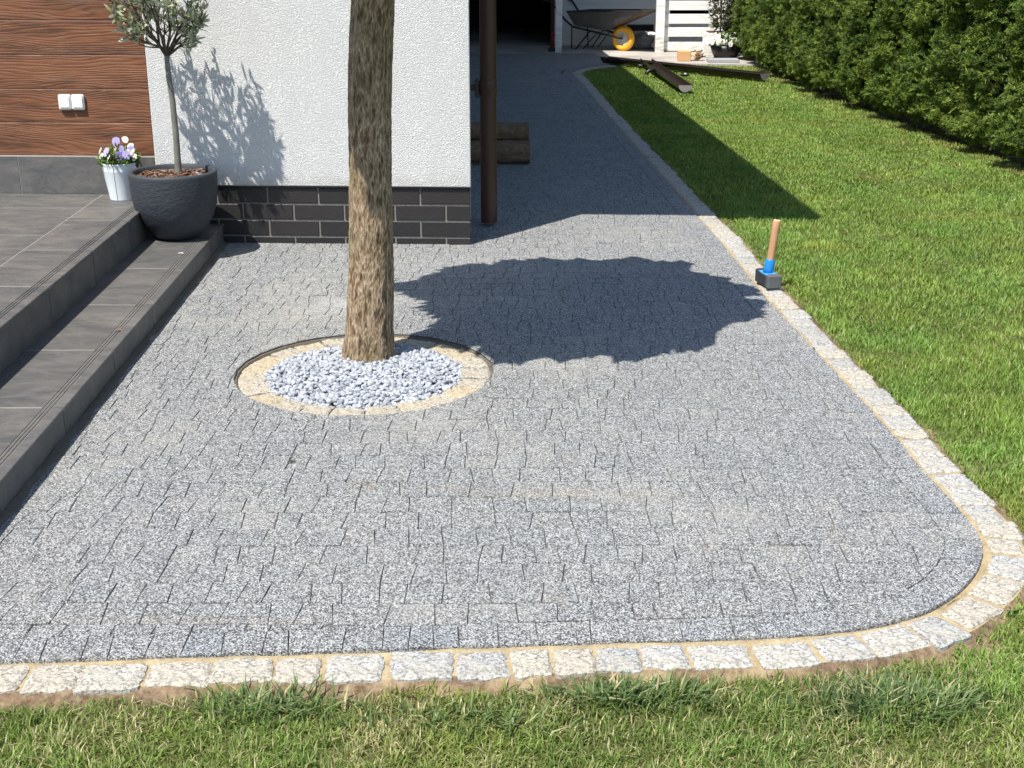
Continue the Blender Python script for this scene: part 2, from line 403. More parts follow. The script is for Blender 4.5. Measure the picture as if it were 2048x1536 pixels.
def npmesh(name, V, Q, tone=None, colr=None, T=None):
    """V (n,3), Q (m,4) quads, T (k,3) tris"""
    me = bpy.data.meshes.new(name); nq = len(Q); ntr = 0 if T is None else len(T)
    me.vertices.add(len(V)); me.vertices.foreach_set('co', V.astype(np.float32).ravel())
    idx = Q.ravel() if T is None else np.concatenate([Q.ravel(), T.ravel()])
    me.loops.add(len(idx)); me.loops.foreach_set('vertex_index', idx.astype(np.int32))
    st = np.arange(nq) * 4
    if ntr: st = np.concatenate([st, nq * 4 + np.arange(ntr) * 3])
    me.polygons.add(nq + ntr); me.polygons.foreach_set('loop_start', st.astype(np.int32))
    me.update(calc_edges=True); me.validate()
    if tone is not None:
        a = me.attributes.new('tone', 'FLOAT', 'POINT'); a.data.foreach_set('value', tone.astype(np.float32))
    if colr is not None:
        a = me.attributes.new('col', 'FLOAT_COLOR', 'POINT'); a.data.foreach_set('color', np.c_[colr, np.ones(len(colr))].astype(np.float32).ravel())
    return me
# ------------------------------------------------------------------ outlines in the ground plane
def chaikin(P, k=2):
    for _ in range(k):
        Q = [P[0]]
        for a, b in zip(P[:-1], P[1:]):
            Q += [(a[0] * .75 + b[0] * .25, a[1] * .75 + b[1] * .25), (a[0] * .25 + b[0] * .75, a[1] * .25 + b[1] * .75)]
        P = Q + [P[-1]]
    return P
def resample(P, step):
    P = np.array(P); d = np.r_[0, np.cumsum(np.hypot(*np.diff(P, axis=0).T))]
    n = max(2, int(d[-1] / step) + 1); t = np.linspace(0, d[-1], n)
    return np.c_[np.interp(t, d, P[:, 0]), np.interp(t, d, P[:, 1])]
Kpx = [(0, 1322), (350, 1311), (700, 1300), (1180, 1283), (1350, 1279), (1519, 1275), (1604, 1270), (1730, 1255), (1795, 1241), (1860, 1222), (1909, 1193), (1942, 1164), (1965, 1128), (1970, 1092), (1958, 1063), (1932, 1030), (1893, 985), (1841, 932), (1800, 880), (1764, 841), (1707, 779), (1644, 714), (1589, 654), (1540, 604), (1487, 537), (1431, 469), (1394, 431), (1332, 360), (1262, 283), (1197, 210), (1171, 176), (1142, 144)]
K1 = [G(*p) for p in Kpx]
sl = (K1[3][1] - K1[0][1]) / (K1[3][0] - K1[0][0])
K1 = [(-3.2, K1[0][1] + sl * (-3.2 - K1[0][0])), (-2.0, K1[0][1] + sl * (-2.0 - K1[0][0]))] + K1
K1 = resample(chaikin(K1, 2), .04)
K2 = resample(chaikin([G(1142, 144), G(1158, 138), G(1183, 132.5), G(1222, 129)], 1), .04)
def normals(P):   # outward (to the lawn side): right of travel
    d = np.gradient(P, axis=0); d /= np.linalg.norm(d, axis=1)[:, None]; return np.c_[d[:, 1], -d[:, 0]]
N1, N2 = normals(K1), normals(K2)
KW = .115   # sand gap + sett
KO1 = K1 + N1 * (.014 + .102); KO2 = K2 + N2 * .10
KALL = np.r_[K1, K2]; NALL = np.r_[N1, N2]
path_poly = np.r_[K1, K2, [[G(1225, 127)[0], 16.3], [1.18, 18.4], [-4, 18.4], [-4, K1[0][1]]]]
path_outer = np.r_[KO1, KO2, [[G(1225, 127)[0] + .05, 16.3], [1.18, 18.4], [-4, 18.4], [-4, KO1[0][1]]]]
def inpoly(P, poly):
    x, y = P[:, 0], P[:, 1]; r = np.zeros(len(P), bool); n = len(poly)
    for i in range(n):
        x1, y1 = poly[i]; x2, y2 = poly[(i + 1) % n]
        if y1 == y2: continue
        c = ((y1 > y) != (y2 > y)) & (x < (x2 - x1) * (y - y1) / (y2 - y1) + x1); r ^= c
    return r
def dist_to(P, line):
    D = np.full(len(P), 9e9)
    for a in range(0, len(P), 50000):
        q = P[a:a + 50000]; D[a:a + 50000] = np.sqrt(((q[:, None, :] - line[None]) ** 2).sum(2).min(1))
    return D
# house front plane and steps
WS = .04
def wp(s, d, z=0): return (-.208 - s - d * .035, 6.547 + s * WS + d, z)   # s to the left of the corner, d behind the plaster face
def xup(Y): return -1.743 - .0255 * (Y - 4.243)
def xlo(Y): return -1.417 - .0262 * (Y - 3.83)
RC = (-.54, 4.53); RR = .468
# ------------------------------------------------------------------ ground, path bed, sand
mb = MB(); mb.add([(-300, -300, -.12), (300, -300, -.12), (300, 300, -.12), (-300, 300, -.12)], [(0, 1, 2, 3)])
props(mb.obj('ground', M['turf']), kind='structure')
# uneven lawn soil
xs = np.arange(-4, 5.6, .06); ys = np.arange(.3, 17.9, .06); X, Y = np.meshgrid(xs, ys); 
hz = np.array([MN.fractal(Vector((x * 2.2, y * 2.2, 3)), 1, 2, 3) for x, y in zip(X.ravel(), Y.ravel())]) * .010
V = np.c_[X.ravel(), Y.ravel(), -.030 + np.clip(hz, -.012, .012)]; nx, ny = len(xs), len(ys)
i = (np.arange(ny - 1)[:, None] * nx + np.arange(nx - 1)[None]).ravel(); Q = np.c_[i, i + 1, i + nx + 1, i + nx]
cen = V[Q].mean(1)[:, :2]; ds = dist_to(cen, np.r_[KO1, KO2]); inside = inpoly(cen, path_outer)
vd = dist_to(V[:, :2], np.r_[KO1, KO2])
near_soil = np.clip(1.6 - vd / .05, 0, 1) + np.clip(1.8 - 1.5 * np.hypot((V[:, 0] - 1.13) / .24, (V[:, 1] - 2.64) / .11), 0, 1)
hedge_x = lambda y: np.interp(y, [5, 9, 10.6, 12.1, 13.2, 16.7, 18], [3.95, 3.54, 3.36, 3.21, 3.07, 2.96, 2.93])
near_soil = np.clip(near_soil + np.clip((V[:, 0] - hedge_x(V[:, 1]) - .10) * 12, 0, 1) * (V[:, 0] < hedge_x(V[:, 1]) + 1.1) * (V[:, 1] > 6.9), 0, 1)
o = link('lawn', npmesh('lawn', V, Q, tone=near_soil), M['soil'], smooth=True); props(o, kind='structure')
mb = MB()
def strip(mb, A, B, z, mi=0, tone=.5):
    n = len(A); mb.add([(*p, z) for p in A] + [(*p, z) for p in B], [(i, i + 1, n + i + 1, n + i) for i in range(n - 1)][::1], tone, mi)
bedpoly = [tuple(p) for p in np.r_[K1[::3], K2]] + [(1.18, 16.4), (1.1, 17.8), (-3.9, 17.8), (-3.9, K1[0][1])]
mb.prism(bedpoly, -.06, -.028)
gx, gy = np.meshgrid(np.arange(-2.9, 1.4, .03), np.arange(2.3, 17.75, .03)); gc = np.c_[gx.ravel(), gy.ravel()]
k_ = inpoly(gc, np.array(bedpoly)) & (np.hypot(gc[:, 0] - RC[0], gc[:, 1] - RC[1]) > RR + .03); k_[k_] &= dist_to(gc[k_], np.r_[K1, K2]) > .03
for a_, c_ in gc[k_]: mb.add([(a_ - .015, c_ - .015, -.0065), (a_ + .015, c_ - .015, -.0065), (a_ + .015, c_ + .015, -.0065), (a_ - .015, c_ + .015, -.0065)], [(0, 1, 2, 3)])
props(mb.obj('path_bed', M['bed']), kind='structure')
mb = MB(); 
def wob(P, N, o, a): 
    return np.array([p + n * (o + a * MN.noise(Vector((p[0] * 9, p[1] * 9, o * 50)))) for p, n in zip(P, N)])
strip(mb, wob(K1, N1, -.012, .0), wob(K1, N1, .106, .006), -.0118); strip(mb, wob(K2, N2, -.012, 0), wob(K2, N2, .10, .006), -.0118)
for P, N, o_ in ((K1, N1, .106), (K2, N2, .10)):
    a, b_ = wob(P, N, o_, .006), wob(P, N, o_ + .05, .02); n = len(P)
    mb.add([(*p, -.0118) for p in a] + [(*p, -.034) for p in b_], [(i, i + 1, n + i + 1, n + i) for i in range(n - 1)], .5, 1)
# a raised bead of sand along the inner edge
for P, N in ((K1, N1), (K2, N2)):
    a, b_, c_ = wob(P, N, -.002, .0), wob(P, N, .006, .008), wob(P, N, .020, .03); n = len(P)
    mb.add([(*p, -.015) for p in a] + [(*p, -.0045 + .003 * MN.noise(Vector((p[0] * 30, p[1] * 30, 0)))) for p in b_] + [(*p, -.014) for p in c_], [(i + k * n, i + 1 + k * n, n + i + 1 + k * n, n + i + k * n) for k in (0, 1) for i in range(n - 1)])
mb.t = [1.0] * len(mb.t); props(mb.obj('sand', [M['sand'], M['soil']], smooth=True), kind='stuff')
# ------------------------------------------------------------------ pavers (one pavement, every stone modelled)
def clip(poly, px, py, nx_, ny_):       # keep the side where (p - q).n >= 0
    out = []; n = len(poly)
    for i in range(n):
        a, b = poly[i], poly[(i + 1) % n]
        da = (a[0] - px) * nx_ + (a[1] - py) * ny_; db = (b[0] - px) * nx_ + (b[1] - py) * ny_
        if da >= 0: out.append(a)
        if (da >= 0) != (db >= 0):
            t = da / (da - db); out.append((a[0] + (b[0] - a[0]) * t, a[1] + (b[1] - a[1]) * t))
    return out
def area(p): return abs(sum(p[i][0] * p[(i + 1) % len(p)][1] - p[(i + 1) % len(p)][0] * p[i][1] for i in range(len(p)))) / 2
PV = MB()
def paver(poly, tone, near=True, side=1):
    n0 = len(poly)
    if n0 < 3 or area(poly) < .00022: return
    cx = sum(p[0] for p in poly) / n0; cy = sum(p[1] for p in poly) / n0
    P = []
    for i in range(n0):
        a, b = poly[i], poly[(i + 1) % n0]; L = math.hypot(b[0] - a[0], b[1] - a[1])
        if L < .002: continue
        k = max(1, int(L / .022)) if near else 1
        for j in range(k):
            t = j / k; P.append((a[0] + (b[0] - a[0]) * t, a[1] + (b[1] - a[1]) * t))
    n = len(P)
    if n < 3: return
    jt = .0008 if near else .0
    def inset(p, d):
        v = (cx - p[0], cy - p[1]); l = math.hypot(*v) or 1
        # move each coordinate toward the centre, but never past it
        return (p[0] + math.copysign(min(d, abs(v[0]) * .5), v[0]) if abs(v[0]) > d else p[0], p[1] + math.copysign(min(d, abs(v[1]) * .5), v[1]) if abs(v[1]) > d else p[1])
    dz = random.gauss(0, .0006); ta, tb = random.gauss(0, .006), random.gauss(0, .006)
    A = [(inset(p, .0002 + random.random() * jt)) for p in P]
    A = [(x, y - math.copysign(.0008, y - cy)) for x, y in A]
    V = [(x, y, -.03) for x, y in A] + [(x, y, -.0030 + dz) for x, y in A]
    bv = .0006 if random.random() < .72 else .0018
    B = [inset(p, bv + random.random() * .0006) for p in A]
    V += [(x, y, dz + ta * (x - cx) + tb * (y - cy)) for x, y in B]
    Fc = [(i, (i + 1) % n, n + (i + 1) % n, n + i) for i in range(n)] + [(n + i, n + (i + 1) % n, 2 * n + (i + 1) % n, 2 * n + i) for i in range(n)] + [tuple(range(2 * n, 3 * n))]
    PV.add(V, Fc, tone); PV.mi[-len(Fc):-len(Fc) + n] = [side] * n
BW = .098
def cum(P): return np.r_[0, np.cumsum(np.hypot(*np.diff(P, axis=0).T))]
def border(P, N, t0=0):
    s = cum(P); t = t0
    f = lambda q, off: (np.interp(q, s, P[:, 0]) - np.interp(q, s, N[:, 0]) * off, np.interp(q, s, P[:, 1]) - np.interp(q, s, N[:, 1]) * off)
    while t < s[-1] - .03:
        wd = random.choice((.058, .08, .09, .12)); t1 = min(t + wd, s[-1]); sk = random.uniform(-.008, .008)
        y = f(t, 0)[1]
        paver([f(t, .002), f((t + t1) / 2, .002), f(t1, .002), f(t1 + sk * (t1 < s[-1]), BW), f((t + t1) / 2, BW), f(t + border.sk, BW)], .8 + random.random() * .2 if y < 8 else random.random(), y < 8, 0)
        border.sk = sk; t = t1
border.sk = 0; border(K1, N1); border.sk = 0; border(K2, N2)
KT = np.r_[K1, K2]; NT = np.r_[N1, N2]
y = K1[0][1] - .12; row = 0
ring_course = .0
while y < 17.75:
    h = .1035; x = -3.0 if y < 7 else -1.4; tilt0 = 0
    x += random.random() * .1; near = y < 7.5
    wv = lambda xx, yy: .0035 * math.sin(xx * 3.1 + yy * 2) + .002 * math.sin(xx * 9 + yy * 5)
    if y < 6.6: x = max(x, -1.75 - random.random() * .1)
    if y < 3.0: x = -2.6 - random.random() * .1
    while x < 1.6:
        wd = random.choice((.06, .09, .09, .12, .12, .075)); x1 = x + wd; tilt1 = random.uniform(-.012, .012)
        c = ((x + x1) / 2, y + h / 2)
        poly = [(x, y + wv(x, y)), (x1, y + wv(x1, y)), (x1 + tilt1, y + h + wv(x1 + tilt1, y + h)), (x + tilt0, y + h + wv(x + tilt0, y + h))]
        d2 = (KT[:, 0] - c[0]) ** 2 + (KT[:, 1] - c[1]) ** 2; k = int(d2.argmin()); dd = -((c[0] - KT[k, 0]) * NT[k, 0] + (c[1] - KT[k, 1]) * NT[k, 1])
        ok = dd > BW - .07 and (dd > .02)
        if ok and dd < BW + .14:
            for kk in (k, max(0, k - 3), min(len(KT) - 1, k + 3)):
                poly = clip(poly, KT[kk, 0] - NT[kk, 0] * (BW + .001), KT[kk, 1] - NT[kk, 1] * (BW + .001), -NT[kk, 0], -NT[kk, 1])
                if len(poly) < 3: break
        rd = math.hypot(c[0] - RC[0], c[1] - RC[1])
        if rd < RR - .055: ok = False
        elif rd < RR + .14 and len(poly) > 2:
            nx_, ny_ = (c[0] - RC[0]) / rd, (c[1] - RC[1]) / rd
            poly = clip(poly, RC[0] + nx_ * (RR + .002), RC[1] + ny_ * (RR + .002), nx_, ny_)
        if y > 6.9 and c[0] < -.208 - .035 * (y - 6.5) - .08: ok = False
        if y > 16.6 and c[0] > 1.2: ok = False
        if ok and len(poly) > 2: paver(poly, min(.79, abs(random.gauss(.42, .2))), near)
        x = x1; tilt0 = tilt1
    y += h; row += 1
props(PV.obj('pavement', [M['paver'], plain('paver_core', (.085, .083, .078), .95, .1, bump=0)]), kind='structure')
# loose grains of joint sand lying on the paving
gv, gt = [], []; k = 0; tet = np.array([(1, 0, -.5), (-.5, .87, -.5), (-.5, -.87, -.5), (0, 0, .9)]); tf_ = np.array([(0, 1, 3), (1, 2, 3), (2, 0, 3)])
for (cx, cy, sx, sy, n) in ((.10, 3.42, .20, .02, 900), (-.45, 3.46, .03, .02, 260), (.62, 3.05, .08, .008, 200), (.86, 3.08, .008, .08, 240), (-.9, 2.70, .22, .008, 900), (.1, 2.78, .02, .015, 90), (-.45, 3.9, .02, .12, 160), (-.1, 2.74, .3, .03, 260), (.4, 2.74, .3, .04, 240), (-1.5, 3.15, .06, .09, 700), (-.8, 5.3, .2, .3, 900), (.3, 4.0, .8, .6, 400)):
    nn = 5; n = int(n * .6); sx *= 1.2; sy = sy * 1.5 + .004
    for _ in range(n):
        g_ = random.randrange(nn); random_state = (cx * 13.7 + g_ * 7.1)
        x = cx + sx * (math.sin(random_state) * 1.3 + random.gauss(0, .35)); y = cy + sy * (math.cos(random_state * 1.7) + random.gauss(0, .6))
        gv.append(tet * random.uniform(.0007, .0016) + np.array([x, y, .0012])); gt.append(tf_ + k); k += 4
gv = np.concatenate(gv); gt = np.concatenate(gt); me = bpy.data.meshes.new('sand_grains'); me.from_pydata(gv.tolist(), [], gt.tolist())
props(link('sand_grains', me, plain('loose_sand', (.46, .34, .20), .95, .1, var=.4, sc=60, bump=0)), kind='stuff')
# ------------------------------------------------------------------ setts
def sett(c4, zt, zb=-.07, n=13, rough=.0045, seed=0):
    """rough hewn block over the quad c4 (a,b inner edge; c,d outer edge)"""
    a, b, c, d = [np.array(p) for p in c4]; V = []
    for j in range(n):
        for i in range(n):
            u, v = -1 + 2 * i / (n - 1), -1 + 2 * j / (n - 1)
            m = max(abs(u), abs(v)); e = 1.0
            if m > 0:       # squircle
                r2 = (abs(u) ** 14 + abs(v) ** 14) ** (1 / 14); e = m / r2 if r2 > 0 else 1
                e = 1 - (1 - e) * 1.0
            uu, vv = u * e, v * e
            s, t = (uu + 1) / 2, (vv + 1) / 2
            p = (a * (1 - s) + b * s) * (1 - t) + (d * (1 - s) + c * s) * t
            q = MN.noise(Vector((p[0] * 28, p[1] * 28, seed))) ; q2 = MN.noise(Vector((p[0] * 75, p[1] * 75, seed + 5)))
            edge = max(0, (m - .74) / .26) ** 2.2
            z = zt - edge * .0055 + q * rough * .55 + q2 * rough * .45
            V.append((p[0] + q2 * .006 * (m > .9), p[1] + q * .006 * (m > .9), z + random.gauss(0, .0004)))
    Fc = [(j * n + i, j * n + i + 1, (j + 1) * n + i + 1, (j + 1) * n + i) for j in range(n - 1) for i in range(n - 1)]
    per = [i for i in range(n)] + [j * n + n - 1 for j in range(1, n)] + [(n - 1) * n + i for i in range(n - 2, -1, -1)] + [j * n for j in range(n - 2, 0, -1)]
    k0 = len(V); V += [(V[i][0], V[i][1], zb) for i in per]; m = len(per)
    Fc += [(per[i], k0 + i, k0 + (i + 1) % m, per[(i + 1) % m]) for i in range(m)]
    return V, Fc
kerb = thing('granite_kerb', 'pale granite sett kerb curving between the grey paving and the lawn', 'kerb', (K1[60][0], K1[60][1], 0))
cands = []
for P, N, gap in ((K1, N1, .009), (K2, N2, .004)):
    s = cum(P); t = 0.0
    f = lambda q, off: (np.interp(q, s, P[:, 0]) + np.interp(q, s, N[:, 0]) * off, np.interp(q, s, P[:, 1]) + np.interp(q, s, N[:, 1]) * off)
    while t < s[-1] - .05:
        wd = random.choice((.082, .095, .105, .118, .132)) + random.uniform(-.006, .006); g = random.uniform(.006, .012) if len(P) > 60 and f(t, 0)[1] < 3.6 else random.uniform(.004, .009); t1 = t + wd
        i0 = gap + random.uniform(-.006, .009); o0 = gap + .108 + random.uniform(-.010, .007)
        sk = random.uniform(-.006, .006)
        sj = lambda: random.uniform(-.003, .004)
        q = [f(t - sj(), i0 + random.uniform(-.003, .004)), f(t1 + sj(), i0 + random.uniform(-.003, .006)), f(t1 + sk + sj(), o0 + random.uniform(-.010, .004)), f(t - sk - sj(), o0 + random.uniform(-.008, .004))]
        if q[0][0] > -2.6: cands.append((math.hypot(q[0][0], q[0][1]) , q))
        t = t1 + g
# nearest hundred that the camera can see are parts of their own
vis = sorted(cands, key=lambda c: c[0] + (5 if c[1][0][0] < -1.35 else 0))
far = MB()
for k, (d, q) in enumerate(vis):
    Vv, Fc = sett(q, -.0048 + max(-.0018, min(.003, random.gauss(0, .0015))), n=13 if k < 60 else 7, seed=k)
    if k < 99:
        m_ = MB(); m_.add(Vv, Fc); c0 = np.mean(np.array(q), 0); m_.obj('sett', M['kerb'], kerb, False, (c0[0], c0[1], 0))
    else: far.add(Vv, Fc, random.random())
o = far.obj('far_setts', M['kerb_far'], kerb, True); o['kind'] = 'stuff'
ring = thing('stone_ring', 'ring of yellowish granite setts around the tree foot', 'stone edging', (RC[0], RC[1], 0))
a = 0.2
while a < 2 * math.pi + .2 - .12:
    da = random.uniform(.22, .30)
    if 2 * math.pi + .2 - a - da < .14: da = 2 * math.pi + .2 - a - .012
    ri, ro = .350 + random.uniform(-.015, .012), RR - .001
    P = lambda r, t: (RC[0] + r * math.cos(t), RC[1] + r * math.sin(t))
    q = [P(ro, a), P(ro, a + da), P(ri, a + da - .006), P(ri, a + .006)]
    Vv, Fc = sett(q, -.012 + random.gauss(0, .002), n=13, rough=.006, seed=a * 9)
    Fc = [f[::-1] for f in Fc]
    m_ = MB(); m_.add(Vv, Fc); c0 = np.mean(np.array(q), 0); o = m_.obj('sett', M['ring'], ring, False, (c0[0], c0[1], 0))
    a += da + random.uniform(.002, .014)
mb = MB(); mb.lathe([(RR + .012, -.008), (RR - .004, -.009), (RR - .012, -.024), (.34, -.026), (0, -.02)], (RC[0], RC[1], 0), 48)
props(mb.obj('tree_pit', M['mortar']), kind='structure')
# gravel
ico = bmesh.new(); bmesh.ops.create_icosphere(ico, subdivisions=1, radius=1)
iv = np.array([v.co[:] for v in ico.verts]); it = np.array([[v.index for v in f.verts] for f in ico.faces]); ico.free()
VV, TT, tn = [], [], []; k = 0
TC = (-.545, 4.715)
for lay in range(3):
    for _ in range(1900 if lay else 1500):
        r = .360 * math.sqrt(random.random()); t = random.random() * 6.283
        x, y = RC[0] + r * math.cos(t), RC[1] + r * math.sin(t)
        if math.hypot(x - TC[0], y - TC[1]) < .092: continue
        sz = random.uniform(.0065, .0125)
        q = iv * np.array([1, random.uniform(.6, .95), random.uniform(.5, .8)]) * sz
        q = q * (1 + rng.normal(0, .13, (len(iv), 1)))
        an = random.random() * 6.28; b_ = random.uniform(-.7, .7)
        Rm = np.array(Matrix.Rotation(an, 3, 'Z') @ Matrix.Rotation(b_, 3, 'X'))
        dome = .010 * max(0, 1 - (r / .36) ** 2)
        q = q @ Rm.T + np.array([x, y, -.018 + dome + lay * .006 + random.uniform(-.003, .004) - (.006 if r > .335 else 0)])
        VV.append(q); TT.append(it + k); k += len(iv); tn.append(np.full(len(iv), random.random() ** .7))
V = np.concatenate(VV); T = np.concatenate(TT)
me = bpy.data.meshes.new('gravel'); me.from_pydata(V.tolist(), [], T.tolist()); at_ = me.attributes.new('tone', 'FLOAT', 'POINT'); at_.data.foreach_set('value', np.concatenate(tn).astype(np.float32))
props(link('gravel', me, M['gravel']), kind='stuff')
# ------------------------------------------------------------------ the round-headed tree
tree = thing('lollipop_tree', 'slim leaning tree trunk with fissured brown bark rising from the gravel ring', 'tree', (TC[0], TC[1], 0))
nu, nv = 260, 760; zt = 1.62
topx = W(745, 0, 4.70)[0]
V = np.zeros((nv, nu, 3)); tone = np.zeros((nv, nu))
for j in range(nv):
    z = -.03 + (zt + .03) * j / (nv - 1)
    cx = TC[0] + (topx - TC[0]) * (z / 1.30) + .006 * math.sin(z * 5); cy = TC[1] - .01 * z
    rb = np.interp(z, [-.03, .03, .12, .4, .7, 1.0, 1.3, 1.62], [.108, .099, .089, .0815, .077, .0745, .0735, .075])
    for i in range(nu):
        t = 2 * math.pi * i / nu; cx_, sy_ = math.cos(t), math.sin(t)
        p = Vector((cx_ * rb * 58, sy_ * rb * 58, z * 14))
        n1 = 1 - abs(MN.noise(p + Vector((0, 0, 3)))) * 2.1
        n2 = 1 - abs(MN.noise(p * 2.3 + Vector((9, 2, 3)))) * 2.0
        n3 = MN.noise(p * 5.1)
        n0 = MN.noise(Vector((cx_ * 1.6, sy_ * 1.6, z * 2.2)))
        h_ = .5 * n1 + .36 * n2 + .2 * n3
        r = rb + .0060 * (h_ - .5) + .006 * n0
        V[j, i] = (cx + cx_ * r, cy + sy_ * r * 1.0, z); tone[j, i] = min(1, max(0, h_))
i, j = np.meshgrid(np.arange(nu), np.arange(nv - 1)); i = i.ravel(); j = j.ravel(); i2 = (i + 1) % nu
Q = np.c_[j * nu + i, j * nu + i2, (j + 1) * nu + i2, (j + 1) * nu + i]
link('trunk', npmesh('trunk', V.reshape(-1, 3), Q, tone=tone.ravel()), M['bark'], tree, True)
blobpx = [(780, 566), (850, 556), (915, 530), (980, 525), (1050, 514), (1092, 511), (1105, 518), (1160, 515), (1200, 520), (1270, 515), (1330, 520), (1380, 522), (1388, 538), (1418, 542), (1470, 560), (1510, 575), (1530, 600), (1552, 627), (1500, 634), (1452, 640), (1455, 665), (1420, 688), (1385, 703), (1300, 704), (1272, 724), (1235, 712), (1210, 705), (1130, 724), (1122, 712), (1090, 706), (1032, 728), (1005, 718), (965, 702), (915, 692), (880, 676), (885, 676), (872, 660), (880, 640), (850, 625), (852, 600), (825, 588)]
blob = np.array([G(*p) for p in blobpx]); bc = blob.mean(0)
def tip_inside(p, mrg=1.0):
    q = bc + (p - bc) / mrg; return inpoly(np.array([q]), blob)[0]
ZC = 1.88; lm = MB()
leaf_shape = [(0, -.0), (.06, .10), (.42, .02), (.62, .22), (.60, .45), (.27, .74), (.0, 1.16), (-.27, .74), (-.60, .45), (-.62, .22), (-.42, .02), (-.06, .10)]
lo, hi = blob.min(0), blob.max(0); cnt = 0; dh = np.array([dvec.x, dvec.y])
def big_leaf(base, tipdir, size, tone):
    t = Vector(tipdir).normalized(); up = Vector((random.gauss(0, .25), random.gauss(0, .25), 1)).normalized(); sd_ = t.cross(up).normalized(); up = sd_.cross(t)
    L = size
    V = [Vector(base) + sd_ * (x * L * .8) + t * (y_ * L) - up * (.30 * L * (y_ ** 2) * .6 + .12 * L * abs(x)) for x, y_ in leaf_shape]
    m = Vector(base) + t * .45 * L + up * .02
    V.append(m); n = len(leaf_shape)
    lm.add(V, [(i, (i + 1) % n, n) for i in range(n)], tone)
# rim leaves, tips on the outline
per = resample(np.r_[blob, blob[:1]], .045)
for p in resample(np.r_[blob, blob[:1]], .062):
    for r_ in range(2):
        out = p - bc; out /= np.linalg.norm(out); sz = random.uniform(.12, .17)
        ang = random.gauss(0, .55); p = p + out * random.uniform(-.05, .035); od = np.array([out[0] * math.cos(ang) - out[1] * math.sin(ang), out[0] * math.sin(ang) + out[1] * math.cos(ang)])
        if not inpoly(np.array([p - od * .03]), blob)[0]: continue
        z = ZC + random.uniform(-.12, .10) - .1
        g = p - od * sz * .93; b3 = g - dh * COT * z
        big_leaf((b3[0], b3[1], z), (od[0], od[1], -.18), sz, random.random())
while cnt < 1150:
    p = lo + (hi - lo) * rng.random(2)
    if not inpoly(np.array([p]), blob)[0]: continue
    dd = dist_to(np.array([p]), per)[0]
    if dd < .075: continue
    cnt += 1
    z = ZC + random.uniform(-.22, .30) * min(1, dd / .45) - .08 + .08 * min(1, dd / .4)
    a_ = random.random() * 6.283; sz = random.uniform(.12, .18) * min(1, .5 + dd * 3); sz = min(sz, dd * .95 + .02)
    od = (math.cos(a_), math.sin(a_)); g = p - np.array(od) * sz * .45 ; b3 = g - dh * COT * z
    big_leaf((b3[0], b3[1], z), (od[0], od[1], random.uniform(-.6, .1)), sz, random.random())
lm.obj('crown', M['catalpa'], tree)
top = Vector((TC[0] + (topx - TC[0]) * (1.6 / 1.3), TC[1] - .01, 1.60))
br = MB()
for k in range(11):
    q = bc + (blob[k * len(blob) // 11] - bc) * random.uniform(.45, .7); z = ZC + random.uniform(-.05, .15); e = Vector((*(q - dh * COT * z), z))
    mid = top.lerp(e, .45) + Vector((0, 0, .03))
    br.tube([top - Vector((0, 0, .08)), top + (mid - top) * .4, mid, e], [.04, .024, .016, .006], 7)
br.obj('limbs', M['bark'], tree, True)
# ------------------------------------------------------------------ the house
house = thing('house', 'white rendered house corner with wood look cladding and black brick plinth', 'house', wp(0, 0))
WM = lambda: Matrix(((-1, -.035, 0, -.208), (WS, 1, 0, 6.547), (0, 0, 1, 0), (0, 0, 0, 1)))   # local (s,d,z) -> world
T_ = WM()
def wbox(m_, s0, s1, d0, d1, z0, z1, tone=.5, mi=0, bev=0.0): m_.box(s0, s1, d0, d1, z0, z1, tone, mi, bev, T_)
def fixn(o):
    bm = bmesh.new(); bm.from_mesh(o.data); bmesh.ops.recalc_face_normals(bm, faces=bm.faces); bm.to_mesh(o.data); bm.free(); return o
HT = 2.62; WX = 1.606
m_ = MB(); wbox(m_, 0, WX, 0, .30, .300, HT, bev=.004); wbox(m_, 0, .25, .301, 9.2, .0, HT, bev=0); fixn(m_.obj('plaster_wall', M['plaster'], house))
# dark strip standing in for the profile's shadow under the plaster
m_ = MB(); wbox(m_, .004, WX, .006, .3, .291, .2985); fixn(m_.obj('base_shadow_strip', M['darkmetal'], house))
# clinker plinth: bricks + recessed mortar
m_ = MB(); mm = MB()
ch = .0845; zt0 = .287
for cidx in range(5):
    z1 = zt0 - cidx * ch; z0 = z1 - ch + .0085
    off = .0 if cidx % 2 == 0 else .1305
    s = .004 - (0 if cidx % 2 == 0 else .1305)
    while s < 2.2:
        s0, s1 = max(.004, s), s + .2515
        if s1 > .02: wbox(m_, s0, s1, .016 + random.gauss(0, .0005), .14, z0, z1, random.random(), bev=.0025)
        s += .261
fixn(m_.obj('clinker_bricks', M['brick'], house))
wbox(mm, .008, 2.3, .0215, .24, -.1, .2905); fixn(mm.obj('mortar_joints', M['bmortar'], house))
# wood look planks
m_ = MB(); bz = .4465; k = 0
while bz < HT:
    wbox(m_, WX + .004, 4.6, .016, .05, bz, bz + .1635, random.random(), bev=.003); bz += .1665; k += 1
fixn(m_.obj('wood_cladding', M['wood'], house))
m_ = MB(); wbox(m_, WX + .002, 4.6, .0195, .3, .25, HT); fixn(m_.obj('cladding_joints', plain('bevel_light_joint', (.36, .25, .21), .8, .2), house))  # pale joint colour paints the light caught along the plank bevels
# skirting tiles
m_ = MB(); s = WX + .004
for e in (1.735, 2.318, 2.92, 3.52, 4.6):
    wbox(m_, s, e - .0035, .006, .03, .252, .441, random.random(), bev=.001); s = e
fixn(m_.obj('skirting_tiles', M['tile'], house))
m_ = MB(); wbox(m_, WX + .003, 4.6, .009, .06, .25, .4445); fixn(m_.obj('skirting_grout', M['grout'], house))
